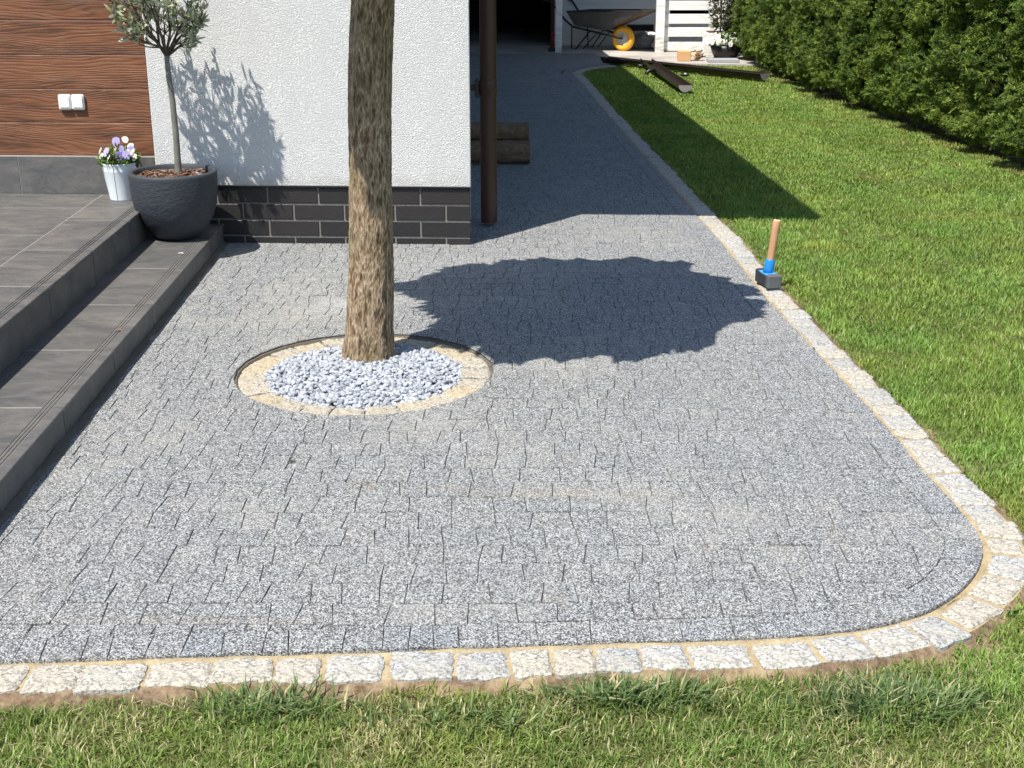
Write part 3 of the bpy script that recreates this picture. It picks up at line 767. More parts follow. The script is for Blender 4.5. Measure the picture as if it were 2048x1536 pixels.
# roof with the eaves that shade the path
E = [(.797, 6.087), (.25, 17.1), (-6.5, 17.6), (-6.5, 6.42)]; zr = 2.60
m_ = MB(); V = [(x, y, zr) for x, y in E] + [(x, y, zr + .14) for x, y in E] + [(-2.6, 9.6, 4.3), (-3.0, 14.2, 4.3)]
m_.add(V, [(0, 3, 2, 1), (0, 1, 5, 4), (1, 2, 6, 5), (2, 3, 7, 6), (3, 0, 4, 7), (4, 5, 9, 8), (5, 6, 9), (6, 7, 8, 9), (7, 4, 8)])
fixn(m_.obj('roof', M['roof'], house))
# far wall parts so the body is closed
m_ = MB(); wbox(m_, .25, 5.9, 9.0, 9.2, 0, HT); wbox(m_, 4.6, 5.9, .0, 9.2, 0, HT); fixn(m_.obj('back_wall', M['plaster'], house))
# outlet
zs = W(144, 203, 6.64)[1]; ss = -.208 - W(144, 203, 6.64)[0]
so_ = MB()
for q in (-.0335, .0335):
    wbox(so_, ss + q - .032, ss + q + .032, -.004, .0155, zs - .040, zs + .036, bev=.006)
    wbox(so_, ss + q - .025, ss + q + .025, -.008, -.0035, zs - .028, zs + .022, bev=.002)
    wbox(so_, ss + q - .020, ss + q - .008, -.007, -.0035, zs + .024, zs + .030)
so_ = fixn(so_.obj('power_socket', M['white_pl'], house)); so_['label'] = 'double white outdoor socket on the wooden cladding'
# downpipe
px = -.1265; py = 7.03; m_ = MB()
m_.tube([(px, py, .02), (px, py, 2.45), (px - .02, py, 2.6)], .0445, 28, cap=False); m_.tube([(px, py, .021), (px, py, 2.4)], .041, 28, cap=False)
dp = m_.obj('downpipe', M['pipe'], house, True); dp['label'] = 'dark brown round downpipe standing off the shaded wall'
zc = W(975, 175, 7.03)[1]
m_ = MB(); m_.lathe([(.0445, -.045), (.048, -.04), (.048, .03), (.0465, .04), (.0445, .042)], (px, py, zc), 28); m_.lathe([(.049, -.006), (.051, -.004), (.051, .004), (.049, .006)], (px, py, zc - .01), 28); m_.obj('pipe_collar', M['pipe'], dp, True)
m_ = MB(); m_.box(px - .125, px - .042, py - .01, py + .01, zc - .015, zc + .015, bev=.002); m_.box(px - .07, px - .05, py - .02, py + .02, zc - .05, zc + .045, bev=.002); m_.obj('pipe_bracket', M['darkmetal'], dp)
# ------------------------------------------------------------------ terrace and steps
steps = thing('tiled_terrace', 'grey slate tiled terrace with two steps down to the paving', 'terrace', (-1.45, 4.6, 0))
Z2, Z1 = .25, .10
def tile_prof(m_, prof, xf, y0, y1, tone, gro):
    """extrude a cross-section [(dx,z)] along the step edge; gro = face indices that are groove bottoms"""
    n = len(prof); V = [(xf(Y_) + dx, Y_, z) for Y_ in (y0, y1) for dx, z in prof]
    m_.add(V, [(i, i + 1, n + i + 1, n + i) for i in range(n - 1)], tone)
    for i in gro: m_.mi[-(n - 1) + i] = 1
    m_.add(V[:n] + [(V[0][0], y0, prof[-1][1])], [tuple(range(n + 1))[::-1]], tone); m_.add(V[n:] + [(V[n][0], y1, prof[-1][1])], [tuple(range(n + 1))], tone)
def edge_prof(width, z, th=.012):
    P = [(-width, z)]; gr = []
    for g in (.062, .050, .038):
        P += [(-g - .003, z), (-g - .0022, z - .0024), (-g + .0022, z - .0024), (-g + .003, z)]; gr.append(len(P) - 3)
    P += [(-.002, z), (0, z - .002), (0, z - th)]
    return P, gr
g = .0030
yend = lambda x: 6.547 + (-.208 - x) * WS + .03
for nm, xf, z, wd, joints in (('landing_edge_tiles', xup, Z2, .296, [2.385, 2.985, 3.585, 4.185, 4.785, 5.385, 5.985]), ('tread_tiles', xlo, Z1, .322, [2.06, 2.66, 3.26, 3.86, 4.462, 5.062, 5.664, 6.264])):
    m_ = MB(); J = [1.2 if nm[0] == 'l' else .9] + joints + [yend(xf(6.6))]
    P, gr = edge_prof(wd, z)
    for a, b in zip(J[:-1], J[1:]): tile_prof(m_, P, xf, a + g, b - g, random.random(), gr)
    fixn(m_.obj(nm, [M['tile'], M['dust'] if z < .2 else M['tile']], steps))
m_ = MB(); J = [.8, 1.475, 2.075, 2.675, 3.275, 3.875, 4.475, 5.075, 5.675, 6.279, yend(-2.4)]
J0 = J[1:-1]
for c0, c1, sh in ((-.3003, -.8975, 0), (-.9015, -1.4975, .3), (-1.5015, -2.0975, 0), (-2.1015, -2.7, .3)):
    for a, b in zip(J[:-1], J[1:]):
        a += sh * (a > .9); b = min(b + sh, yend(-3))
        if b - a < .02: continue
        t = random.random(); a += g; b -= g
        V = [(xup(a) + c1, a, Z2), (xup(a) + c0, a, Z2), (xup(b) + c0, b, Z2), (xup(b) + c1, b, Z2)]
        m_.add(V + [(x, y_, Z2 - .01) for x, y_, _ in V], [(0, 1, 2, 3), (1, 0, 4, 5), (2, 1, 5, 6), (3, 2, 6, 7), (0, 3, 7, 4)], t)
fixn(m_.obj('landing_tiles', M['tile'], steps))
for nm, xf, zt1, zb, joints in (('upper_riser', xup, Z2 - .0125, Z1 - .0, [2.985, 3.585, 4.185, 4.785, 5.385, 5.985]), ('lower_riser', xlo, Z1 - .0125, -.05, [2.66, 3.26, 3.86, 4.462, 5.062, 5.664, 6.264])):
    m_ = MB(); J = [1.2] + joints + [yend(xf(6.6))]
    for a, b in zip(J[:-1], J[1:]):
        a += g; b -= g; t = random.random(); V = [(xf(y_) - dx, y_, z) for y_ in (a, b) for dx in (.004, .02) for z in (zb, zt1)]
        m_.add(V, [(0, 1, 5, 4), (0, 2, 3, 1), (4, 5, 7, 6), (1, 3, 7, 5)], t)
    fixn(m_.obj(nm, M['tile'], steps))
m_ = MB()   # bedding body behind the tiles
for xf, z, x_l in ((xup, Z2 - .0045, -5), (xlo, Z1 - .0045, None)):
    ya, yb = .7, 7.4; xl0, xl1 = (x_l, x_l) if x_l else (xup(ya) - .1, xup(yb) - .1)
    m_.prism([(xl0, ya), (xf(ya) - .0062, ya), (xf(yb) - .0062, yb), (xl1, yb)], -.06, z)
for xf, z, c1, c0, js in ((xup, Z2, -.2985, -.070, [2.385, 2.985, 3.585, 4.185, 4.785, 5.385, 5.985]), (xlo, Z1, -.320, -.070, [2.06, 2.66, 3.26, 3.86, 4.462, 5.062, 5.664, 6.264]), (xup, Z2, -.8990, -.3005, J0), (xup, Z2, -1.499, -.901, [q + .3 for q in J0]), (xup, Z2, -2.1, -1.501, J0)):
    for q in js:
        if q < yend(-2) - .02: m_.prism([(xf(q) + c1, q - .0035), (xf(q) + c0, q - .0035), (xf(q) + c0, q + .0035), (xf(q) + c1, q + .0035)], z - .008, z - .0006)
for c_ in (-.2994, -.8990, -1.5, -2.1): m_.prism([(xup(.8) + c_ - .0025, .8), (xup(.8) + c_ + .0025, .8), (xup(6.63) + c_ + .0025, 6.63), (xup(6.63) + c_ - .0025, 6.63)], Z2 - .008, Z2 - .0009)
fixn(m_.obj('grout_bed', M['grout'], steps))
m_ = MB(); A = np.array([(xlo(y_), y_) for y_ in np.arange(1.4, 6.62, .02)]); n = len(A)
prof = [(-.003, .010), (.010, .007), (.022, .002), (.032, -.006)]
V = [(p[0] + dx * (1 + .9 * MN.noise(Vector((p[1] * 9, dx * 30, 0)))), p[1], z * (1 + .6 * MN.noise(Vector((p[1] * 14, 5 + dx * 40, 2))))) for dx, z in prof for p in A]
m_.add(V, [(k * n + i, (k + 1) * n + i, (k + 1) * n + i + 1, k * n + i + 1) for k in range(3) for i in range(n - 1)]); fixn(m_.obj('mortar_bead', M['mortar'], steps, True))
# debris on the steps
dl = MB(); c = Vector((*G(235, 663, Z1), Z1 + .004))
for k in range(3):
    a = .6 + k * .5; dl.add([c + Vector((math.cos(a) * x * .018, math.sin(a) * x * .018 - y_ * .012, .004 * abs(y_) + .002 * k)) for x, y_ in ((-1, 0), (0, .6), (1, 0), (0, -.6))], [(0, 1, 2, 3)])
props(dl.obj('dry_leaf', M['dryleaf'], origin=c), 'small crumpled dry leaf lying on the lower step', 'leaf')
dl = MB(); c = Vector((*G(362, 508, Z1), Z1 + .003)); dl.tube([c + Vector((math.cos(a) * .012, math.sin(a) * .008, 0)) for a in np.linspace(.3, 3, 8)], .0022, 6)
props(dl.obj('paper_curl', M['white_pl'], origin=c), 'tiny white curl lying on the lower step near the big pot', 'litter')
# ------------------------------------------------------------------ olive tree in its pot
PC = (-1.648, 6.305, Z1)
pot = thing('plant_pot', 'large round anthracite pot with rough surface on the lower step', 'plant pot', PC)
m_ = MB(); outer = [(.0, .002), (.095, .002), (.106, .008), (.124, .022), (.146, .05), (.177, .10), (.196, .155), (.206, .215), (.2095, .27), (.210, .315)]
m_.lathe(outer, PC, 96); m_.obj('pot_body', M['pot'], pot, True)
m_ = MB(); m_.lathe([(.2101, .312), (.2105, .322), (.206, .328), (.193, .329), (.188, .324), (.186, .30), (.182, .24)], PC, 96); m_.obj('pot_rim', M['potrim'], pot, True)
m_ = MB(); n = 40; V = []; Fc = []
for j in range(12):
    for k in range(n):
        r = .184 * j / 11; a = 2 * math.pi * k / n; x, y_ = PC[0] + r * math.cos(a), PC[1] + r * math.sin(a)
        V.append((x, y_, PC[2] + .288 + .012 * MN.noise(Vector((x * 30, y_ * 30, 1))) + .018 * (1 - j / 11)))
Fc = [(j * n + k, j * n + (k + 1) % n, (j + 1) * n + (k + 1) % n, (j + 1) * n + k) for j in range(11) for k in range(n)]
m_.add(V, Fc)
for k in range(230):
    r = .175 * math.sqrt(random.random()); a = random.random() * 6.28; q = Matrix.Translation((PC[0] + r * math.cos(a), PC[1] + r * math.sin(a), PC[2] + .303 + .014 * (1 - r / .18) + random.random() * .008)) @ Matrix.Rotation(random.random() * 6.28, 4, 'Z') @ Matrix.Rotation(random.uniform(-.7, .7), 4, 'X')
    m_.box(-.011, .011, -.004, .004, -.0015, .0015, mi=1 if random.random() < .8 else 2, mat=q)
m_.obj('mulch', [M['mulch'], M['chip'], M['gutter_end']], pot)
olive = thing('olive_tree', 'young olive standard with a slim grey stem growing in the anthracite pot', 'tree', (PC[0], PC[1], PC[2] + .30))
def wpx(x, y_, Y_): q = W(x, y_, Y_); return Vector((q[0], Y_, q[1]))
st = [wpx(358, 358, 6.30), wpx(356, 330, 6.30), wpx(352, 270, 6.30), wpx(345, 200, 6.30), wpx(337, 150, 6.30), wpx(333, 108, 6.30)]
m_ = MB(); cst = [Vector(p) for p in st]
pts = [Vector((np.interp(t, range(6), [p.x for p in cst]), 6.30, np.interp(t, range(6), [p.z for p in cst]))) for t in np.linspace(0, 5, 30)]
m_.tube(pts, [np.interp(k, [0, 3, 8, 29], [.020, .018, .0155, .0115]) * (1 + .05 * math.sin(k * 2.3)) for k in range(30)], 14)
m_.obj('stem', M['olivebark'], olive, True)
fork = cst[-1]; tw = MB(); lf = MB(); OC = fork + Vector((-.03, .0, .27))
def lance(base, d, L, Wd, tone, m=lf):
    d = d.normalized(); up = Vector((random.gauss(0, 1), random.gauss(0, 1), random.gauss(.6, 1))); s_ = d.cross(up).normalized(); u2 = s_.cross(d) * .12 * L * random.uniform(-1, 1)
    m.add([base, base + d * L * .3 + s_ * Wd + u2, base + d * L * .68 + s_ * Wd * .85 + u2, base + d * L, base + d * L * .68 - s_ * Wd * .85 + u2, base + d * L * .3 - s_ * Wd + u2], [(0, 1, 5), (1, 2, 4, 5), (2, 3, 4)], tone)
random.seed(23)
def shoot(p, d, L, r, depth):
    n = 5; P = [p]; q = p.copy(); dd = d.copy()
    for i_ in range(n):
        dd = (dd + Vector((random.gauss(0, .11), random.gauss(0, .11), random.gauss(.05, .08)))).normalized(); q = q + dd * L / n; P.append(q.copy())
    P = [p_ for k_, p_ in enumerate(P) if k_ < 2 or ((p_.x - OC.x) / .22) ** 2 + ((p_.y - OC.y) / .18) ** 2 + ((p_.z - OC.z) / .36) ** 2 < 1]; n = len(P) - 1
    tw.tube(P, [r * (1 - .6 * k / n) for k in range(n + 1)], 6)
    if depth < 3:
        for k in range(random.choice((2, 3)) if depth else 4):
            i_ = random.randint(min(1, n), n); e = (dd + Vector((random.gauss(0, .6), random.gauss(0, .6), random.gauss(.1, .4)))).normalized(); shoot(P[i_], e, L * random.uniform(.45, .75), r * .55, depth + 1)
    if depth >= 1:
        for k in range(4 if depth > 1 else 2):
            t = random.uniform(.35, 1.02); b_ = P[min(n, int(t * n))]; e = (dd * .8 + Vector((random.gauss(0, .6), random.gauss(0, .6), random.gauss(0, .55)))).normalized()
            v = b_ - OC; rr = (v.x / .21) ** 2 + (v.y / .17) ** 2 + (v.z / .33) ** 2
            if rr < 1.15 and random.random() < .72: lance(b_, e, random.uniform(.036, .062), random.uniform(.005, .0085), random.random())
for k in range(9):
    a = k * 2.4; tl = random.uniform(.3, 1.0); d = Vector((math.cos(a) * tl, math.sin(a) * tl * .8, 1 if k % 3 else .75)).normalized()
    shoot(fork - Vector((0, 0, .012)), d, random.uniform(.28, .42), .0078, 0)
# low hanging shoots on the left
for k in range(5): shoot(fork + Vector((-.02, .0, .03)), Vector((-1, random.uniform(-.4, .2), random.uniform(.1, .7))).normalized(), random.uniform(.13, .20), .004, 1)
for k in range(3): shoot(fork + Vector((.02, .0, .03)), Vector((1, random.uniform(-.4, .3), random.uniform(.4, .9))).normalized(), random.uniform(.15, .22), .004, 1)
tw.obj('branches', M['twig'], olive, True); lf.obj('leaves', M['olive'], olive)
# ------------------------------------------------------------------ bucket with pansies
BC = (-1.962, 6.497, Z2)
bk = thing('flower_bucket', 'small white enamel bucket on the terrace beside the anthracite pot', 'bucket', BC)
m_ = MB(); m_.lathe([(0, .003), (.058, .003), (.0600, .0), (.0605, .006), (.082, .148), (.0835, .152), (.082, .156), (.0868, .180), (.0885, .184), (.0885, .188), (.0860, .188), (.081, .150), (.072, .12)], BC, 56)
m_.obj('bucket_body', M['bucket'], bk, True)
m_ = MB(); m_.tube([(BC[0] - .008, BC[1] - .0608, Z2 + .006), (BC[0] - .008, BC[1] - .087, Z2 + .178)], .0012, 6); m_.obj('seam', M['gutter_end'], bk)
m_ = MB(); hp = [Vector((BC[0] + .088, BC[1], Z2 + .172)), Vector((BC[0] + .096, BC[1] - .005, Z2 + .15)), Vector((BC[0] + .101, BC[1] - .012, Z2 + .06)), Vector((BC[0] + .094, BC[1] - .02, Z2 + .035)), Vector((BC[0] + .086, BC[1] - .03, Z2 + .03))]
m_.tube(hp, .0022, 7)
bm_ = bmesh.new(); bmesh.ops.create_uvsphere(bm_, u_segments=12, v_segments=8, radius=.009); bm_.verts.ensure_lookup_table()
for c_ in (hp[0], hp[3]): m_.add([tuple(v.co + c_) for v in bm_.verts], [[v.index for v in f.verts] for f in bm_.faces])
bm_.free(); m_.obj('bucket_handle', M['black'], bk, True)
m_ = MB(); m_.lathe([(.078, .155), (.04, .162), (0, .165)], BC, 24); m_.obj('potting_soil', M['mulch'], bk)
pans = thing('pansies', 'purple and white pansies growing in the small white bucket', 'flowers', (BC[0], BC[1], Z2 + .16))
sm = MB(); lv = MB()
def petal_flower(c, face, size, name_mats, tone):
    m_ = MB(); face = face.normalized(); u = face.orthogonal().normalized(); v = face.cross(u)
    zup = Vector((0, 0, 1)); u = (zup - face * zup.dot(face)).normalized(); v = face.cross(u)
    for k, (a, s_, mi) in enumerate(((.5, 1.05, 0), (-.5, 1.05, 0), (1.7, .9, name_mats), (-1.7, .9, name_mats), (math.pi, 1.1, name_mats))):
        dr = u * math.cos(a) + v * math.sin(a); sd2 = face.cross(dr); L = size * s_
        P = [c + face * .001 * k]
        for t, w_ in ((.35, .32), (.7, .55), (.95, .42), (1.03, 0)):
            pass
        pts_ = [(0, 0), (.35, .34), (.7, .56), (.96, .36), (1.02, 0), (.96, -.36), (.7, -.56), (.35, -.34)]
        m_.add([c + face * (.0012 * k + .003 * y_ * y_ * 3 + .002 * math.sin(7 * x)) + dr * L * x + sd2 * L * y_ for x, y_ in pts_], [tuple(range(8))], tone, mi)
    q = [c + face * .008 + (u * math.cos(a) + v * math.sin(a)) * size * .16 for a in np.linspace(0, 6.28, 7)[:-1]]
    m_.add(q, [tuple(range(6))], .5, 2); return m_
fl = [(-.045, -.04, .075, 0), (-.005, .0, .125, 0), (.040, .0, .135, 1), (.030, -.03, .085, 0), (.070, -.02, .080, 0), (-.085, .0, .075, 1), (.015, -.05, .055, 0), (-.03, -.06, .045, 1), (.085, -.03, .045, 1), (-.07, -.04, .05, 1), (.055, -.055, .06, 0), (-.02, .04, .09, 0), (.05, .05, .09, 1)]
for x, y_, z, kd in fl:
    c = Vector((BC[0] + x, BC[1] + y_, Z2 + .175 + z * .9)); face = Vector((x * 14 - .3 + random.gauss(0, .5), -1, .55 + random.gauss(0, .3) + random.uniform(-.2, .3)))
    o = petal_flower(c, face, .022, 1 if random.random() < .3 else 0, random.random()) if kd == 0 else petal_flower(c, face, .018, 1, random.random())
    if kd == 1: o.mi = [1 if q == 0 else q for q in o.mi]
    o.obj('pansy_flower', [M['purple'], M['white_pt'], M['yellow']], pans)
    sm.tube([Vector((BC[0] + x * .4, BC[1] + y_ * .4, Z2 + .16)), Vector((BC[0] + x * .8, BC[1] + y_ * .8, Z2 + .17 + z * .6)), c - face.normalized() * .004], .0016, 5)
for k in range(380):
    a = random.random() * 6.28; r = .085 * math.sqrt(random.random()); b_ = Vector((BC[0] + r * math.cos(a), BC[1] + r * math.sin(a), Z2 + .175 + random.random() * .085 * (1.25 - r / .1)))
    lance(b_, Vector((math.cos(a) * (r * 14), math.sin(a) * (r * 14), random.uniform(-.2, 1.1))), random.uniform(.02, .04), random.uniform(.005, .009), random.random(), lv)
sm.obj('stems', M['smallleaf'], pans); lv.obj('leaves', M['smallleaf'], pans)
# ------------------------------------------------------------------ mallet
mc = Vector((1.165, 5.745, .0)); ax = Vector((.031, -.138, 0)).normalized(); ang = math.atan2(ax.y, ax.x)
mal = thing('mallet', 'paving mallet with grey rubber head blue collar and wooden handle standing on the kerb', 'hammer', (mc.x, mc.y, 0))
mt = Matrix.Translation((mc.x, mc.y, .004)) @ Matrix.Rotation(ang, 4, 'Z')
m_ = MB(); m_.box(-.048, .044, -.0285, .0285, .001, .050, bev=.004, mat=mt); m_.obj('head_core', M['rubber_dk'], mal)
m_ = MB(); m_.box(.0442, .078, -.0335, .0335, .0, .062, bev=.0055, mat=mt); m_.obj('near_face', M['rubber'], mal)
m_ = MB(); m_.box(-.078, -.0482, -.032, .032, .0, .060, bev=.0055, mat=mt); m_.obj('far_face', M['rubber_dk'], mal)
m_ = MB(); m_.box(-.047, .0435, -.027, .027, .0503, .0585, bev=.003, mat=mt); m_.obj('top_plate', M['bluelight'], mal)
hb = Vector((mc.x - .002, mc.y, .058)); ht = Vector((1.191, 5.757, .300))
ln = lambda t: hb.lerp(ht, t)
m_ = MB(); m_.tube([ln(0), ln(.08), ln(.25), ln(.265)], [.0235, .0225, .0215, .0195], 26); m_.obj('collar', M['blue'], mal, True)
m_ = MB(); m_.tube([ln(.24), ln(.5), ln(.85), ln(.975), ln(.993)], [.0162, .0168, .0180, .0182, .0165], 26, cap=False); m_.obj('wooden_handle', M['handle'], mal, True)
m_ = MB(); m_.tube([ln(.990), ln(1.0)], [.0167, .0150], 26); m_.obj('handle_end', M['handle_end'], mal)
# ------------------------------------------------------------------ firewood beside the house wall
def log(c, L, r, nm, label, seed, split=False):
    t = thing(nm, label, 'log', (c[0], c[1], c[2] - r), 'firewood logs lying by the shaded house wall')
    m_ = MB(); n, k = 30, 26; V = []
    for j in range(k):
        x = c[0] - L + L * j / (k - 1)
        for i_ in range(n):
            a = 2 * math.pi * i_ / n; rr = r * (1 + .09 * MN.noise(Vector((math.cos(a) * 2.5, math.sin(a) * 2.5, x * 7 + seed))) + .05 * MN.noise(Vector((math.cos(a) * 8, math.sin(a) * 8, x * 25 + seed))))
            yy, zz = math.cos(a) * rr * 1.15, math.sin(a) * rr
            if split and yy - zz * .3 > r * .35: yy = r * .35 + zz * .3
            V.append((x, c[1] + yy, c[2] + zz))
    m_.add(V, [(j * n + i_, j * n + (i_ + 1) % n, (j + 1) * n + (i_ + 1) % n, (j + 1) * n + i_) for j in range(k - 1) for i_ in range(n)])
    m_.obj('bark', M['barkdark'], t)
    e = MB(); e.add([(c[0] + .001, c[1] + (v[1] - c[1]) * .93, c[2] + (v[2] - c[2]) * .93) for v in V[-n:]] + [V[-n + i_] for i_ in range(n)], [tuple(range(n))] + [(i_, n + i_, n + (i_ + 1) % n, (i_ + 1) % n) for i_ in range(n)])
    e.obj('cut_end', M['logend'], t)
log((.125, 9.08, .078), .46, .078, 'log', 'front log lying on the paving behind the downpipe', 1.0)
log((.105, 9.30, .075), .44, .072, 'log', 'second log lying behind the front log on the paving', 4.0)
log((.118, 9.17, .205), .45, .064, 'log', 'thick log resting on top of the two bottom logs', 8.0)
log((.03, 9.38, .185), .36, .045, 'log', 'thin log at the back on top of the pile', 12.0)
# ------------------------------------------------------------------ gutters left on the lawn
def gutter(A, B, r, nm, label, caps):
    A, B = Vector(A), Vector(B); t = thing(nm, label, 'gutter', A.lerp(B, .5)); d = (B - A).normalized(); s_ = d.cross(Vector((0, 0, 1))).normalized(); up = s_.cross(d)
    n = 16; V = []; m_ = MB()
    prof = [(math.cos(a) * r, math.sin(a) * r) for a in np.linspace(math.pi, 2 * math.pi, n)]; prof = [(-r - .006, -.004), (-r - .004, .004)] + prof + [(r + .004, .005), (r + .009, .001), (r + .006, -.006)]
    th = .0025; inn = [(x * (1 - th / r), y_ + th * .5) for x, y_ in prof[::-1]]; full = prof + inn; n = len(full)
    for q in (A, B):
        for x, y_ in full: V.append(q + s_ * x + up * (y_ + r))
    m_.add(V, [(i_, (i_ + 1) % n, n + (i_ + 1) % n, n + i_) for i_ in range(n)] ); fixn(m_.obj('channel', M['gutter'], t))
    for q in caps:
        c = (A if q == 0 else B); sg = -1 if q == 0 else 1; e = MB(); pp = [c + d * sg * .001 + s_ * math.cos(a) * (r + .002) + up * (math.sin(a) * (r + .002) + r) for a in np.linspace(math.pi, 2 * math.pi, 14)]
        e.add(pp + [p + d * sg * .004 for p in pp], [tuple(range(14)), tuple(range(27, 13, -1))] + [(i_, (i_ + 1) % 14, 14 + (i_ + 1) % 14, 14 + i_) for i_ in range(14)]); fixn(e.obj('end_cap', M['gutter_end'], t))
gutter((*G(1209, 125), .00), (*G(1529, 160), .0), .068, 'roof_gutter', 'long dark brown gutter length lying across the far lawn edge', (1,))
a_ = G(1292, 134); b_ = G(1370, 184)
gutter((a_[0], a_[1], .03), (b_[0], b_[1], .0), .066, 'roof_gutter', 'shorter gutter length lying towards the camera under the long gutter', (1,))
c = G(1303, 152); m_ = MB(); m_.tube([(c[0] + .06 * math.cos(a), c[1] + .02 * math.cos(a), .01 + .055 * math.sin(a)) for a in np.linspace(.1, 3.0, 12)], .022, 12); props(m_.obj('pipe_elbow', M['black'], smooth=True, origin=(*c, 0)), 'black curved pipe elbow lying on the grass beside the gutter', 'pipe fitting')
c = G(1284, 134); m_ = MB(); m_.box(c[0] - .055, c[0] + .055, c[1] - .04, c[1] + .04, .0, .022, bev=.004); m_.box(c[0] - .04, c[0] + .045, c[1] - .03, c[1] + .03, .0225, .028, mi=1); props(m_.obj('gutter_bracket', [M['black'], M['gutter_end']], origin=(*c, 0)), 'small grey topped bracket on the grass touching the gutters', 'bracket')
c = G(1370, 152); m_ = MB(); m_.tube([(c[0] - .05, c[1], .012), (c[0], c[1] + .01, .016), (c[0] + .05, c[1], .012)], [.012, .02, .01], 8); m_.box(c[0] - .012, c[0] + .012, c[1] - .02, c[1] - .004, .02, .034, mi=1); props(m_.obj('clip', [M['black'], M['white_pl']], origin=(*c, 0)), 'tiny black clip with a white spot lying alone on the lawn', 'clip')
# ------------------------------------------------------------------ concrete apron and shed
m_ = MB()
m_.prism([(-4, 17.78), (1.10, 17.78), (1.23, 16.42), (2.06, 16.40), (2.95, 16.2), (3.6, 16.2), (3.9, 23), (-4, 23)], -.08, .002)
props(m_.obj('concrete_slab', M['concrete']), kind='structure')
m_ = MB(); c = G(1478, 124); m_.box(2.42, 2.80, 16.42, 16.62, .002, .045, bev=.005); props(m_.obj('loose_slab', M['slabgrey'], origin=(2.6, 16.5, 0)), 'small grey concrete slab lying between the firewood block and flower bowl', 'slab')
SY = 19.0
shed = thing('garden_shed', 'grey board clad shed with a black open doorway behind the paving', 'shed', (.5, SY, 0))
m_ = MB(); z = .02
while z < 2.4:
    bh = .093
    for x0, x1 in ((.60, 2.12 if z > .2 else 3.9), (-4, -1.6)):
        m_.add([(x0, SY - .012, z), (x1, SY - .012, z), (x1, SY, z + bh), (x0, SY, z + bh), (x0, SY, z), (x1, SY, z)], [(0, 1, 2, 3), (4, 5, 1, 0)], random.random())
    z += bh
m_.box(.60, 2.12, SY + .001, SY + .08, 0, 2.4); m_.box(2.12, 3.9, SY + .001, SY + .08, 0, .30); m_.box(-4, -1.6, SY + .001, SY + .08, 0, 2.4); m_.box(-1.6, .6, SY, SY + .08, 2.05, 2.4)
fixn(m_.obj('siding', M['siding'], shed))
m_ = MB()
for x0, x1, y0, y1 in ((-4, 3.9, 22.9, 23), (-4, -3.9, SY + .1, 22.9), (3.8, 3.9, SY + .1, 22.9), (.62, .68, SY + .1, 22.9), (-1.7, -1.62, SY + .1, 22.9)): m_.box(x0, x1, y0, y1, -.05, 2.41)
fixn(m_.obj('dark_interior', M['darkwood'], shed))
for x0 in (.545, -1.62):
    m_ = MB(); m_.box(x0, x0 + .055, SY - .03, SY + .10, 0, 2.06, bev=.003); m_.obj('door_jamb', M['jamb'], shed)
m_ = MB(); m_.prism([(-4.3, 17.10), (1.02, 17.10), (1.02, 17.65), (3.95, 17.65), (3.95, 23.2), (-4.3, 23.2)], 2.42, 2.56); m_.obj('roof', M['roof'], shed)
x, y_ = G(1117, 105); m_ = MB(); m_.box(x - .042, x + .042, y_, y_ + .085, .0, 2.42, bev=.004); m_.obj('white_post', M['wpaint'], shed)
x2, y2 = G(1319, 105); m_ = MB(); m_.box(x2 - .058, x2 + .058, y2, y2 + .1, 0, 2.42, bev=.004); m_.obj('white_post', M['wpaint'], shed)
# small red tool by the post
x, y_ = G(1104, 103); t = thing('edging_tool', 'small dark red tool with a black base leaning by the white post', 'tool', (x, y_, 0))
m_ = MB(); m_.lathe([(0, .0), (.052, .0), (.055, .02), (.045, .05), (.015, .062), (0, .063)], (x, y_, .002), 20); m_.obj('base', M['black'], t, True)
m_ = MB(); m_.tube([(x, y_, .06), (x + .01, y_, .2)], .012, 8); m_.tube([(x - .01, y_, .2), (x + .012, y_ - .01, .235), (x + .04, y_, .22)], [.02, .03, .014], 10); m_.obj('body', M['redpl'], t, True)
# slatted screen
sc_ = thing('slatted_screen', 'white painted slat screen right of the wheelbarrow behind the plants', 'fence', (2.6, 18.0, 0))
m_ = MB(); fy = 18.0
for yt, yb in ((-60, -35), (-30, -5), (1.5, 20.5), (28, 47.5), (55, 73.5), (84, 102)):
    z1, z0 = W(1400, yt, fy)[1], W(1400, yb, fy)[1]; m_.box(x2 + .045, 3.75, fy, fy + .022, z0, z1, random.random(), bev=.003)
m_.obj('slats', M['wpaint'], sc_)
for xx in (x2 + .10, 2.66, 3.4):
    m_ = MB(); m_.box(xx - .03, xx + .03, fy + .0225, fy + .075, .002, 1.05, bev=.003); m_.obj('batten', M['wpaint'], sc_)
# bag by the wall
x, y_ = G(1288, 96); t = thing('rubbish_bag', 'grey plastic bag with a white sheet behind the yellow wheel', 'bag', (x, y_, 0))
def lump(c, s_, seed, n=24):
    m_ = MB(); V = []
    for j in range(n // 2 + 1):
        for i_ in range(n):
            a, b_ = 2 * math.pi * i_ / n, math.pi * j / (n // 2); v = Vector((math.cos(a) * math.sin(b_), math.sin(a) * math.sin(b_), math.cos(b_)))
            r = 1 + .25 * MN.noise(v * 1.7 + Vector((seed, 0, 0))) + .12 * MN.noise(v * 5 + Vector((0, seed, 0)))
            V.append((c[0] + v.x * s_[0] * r, c[1] + v.y * s_[1] * r, max(.003, c[2] + v.z * s_[2] * r)))
    m_.add(V, [(j * n + i_, j * n + (i_ + 1) % n, (j + 1) * n + (i_ + 1) % n, (j + 1) * n + i_) for j in range(n // 2) for i_ in range(n)]); return m_
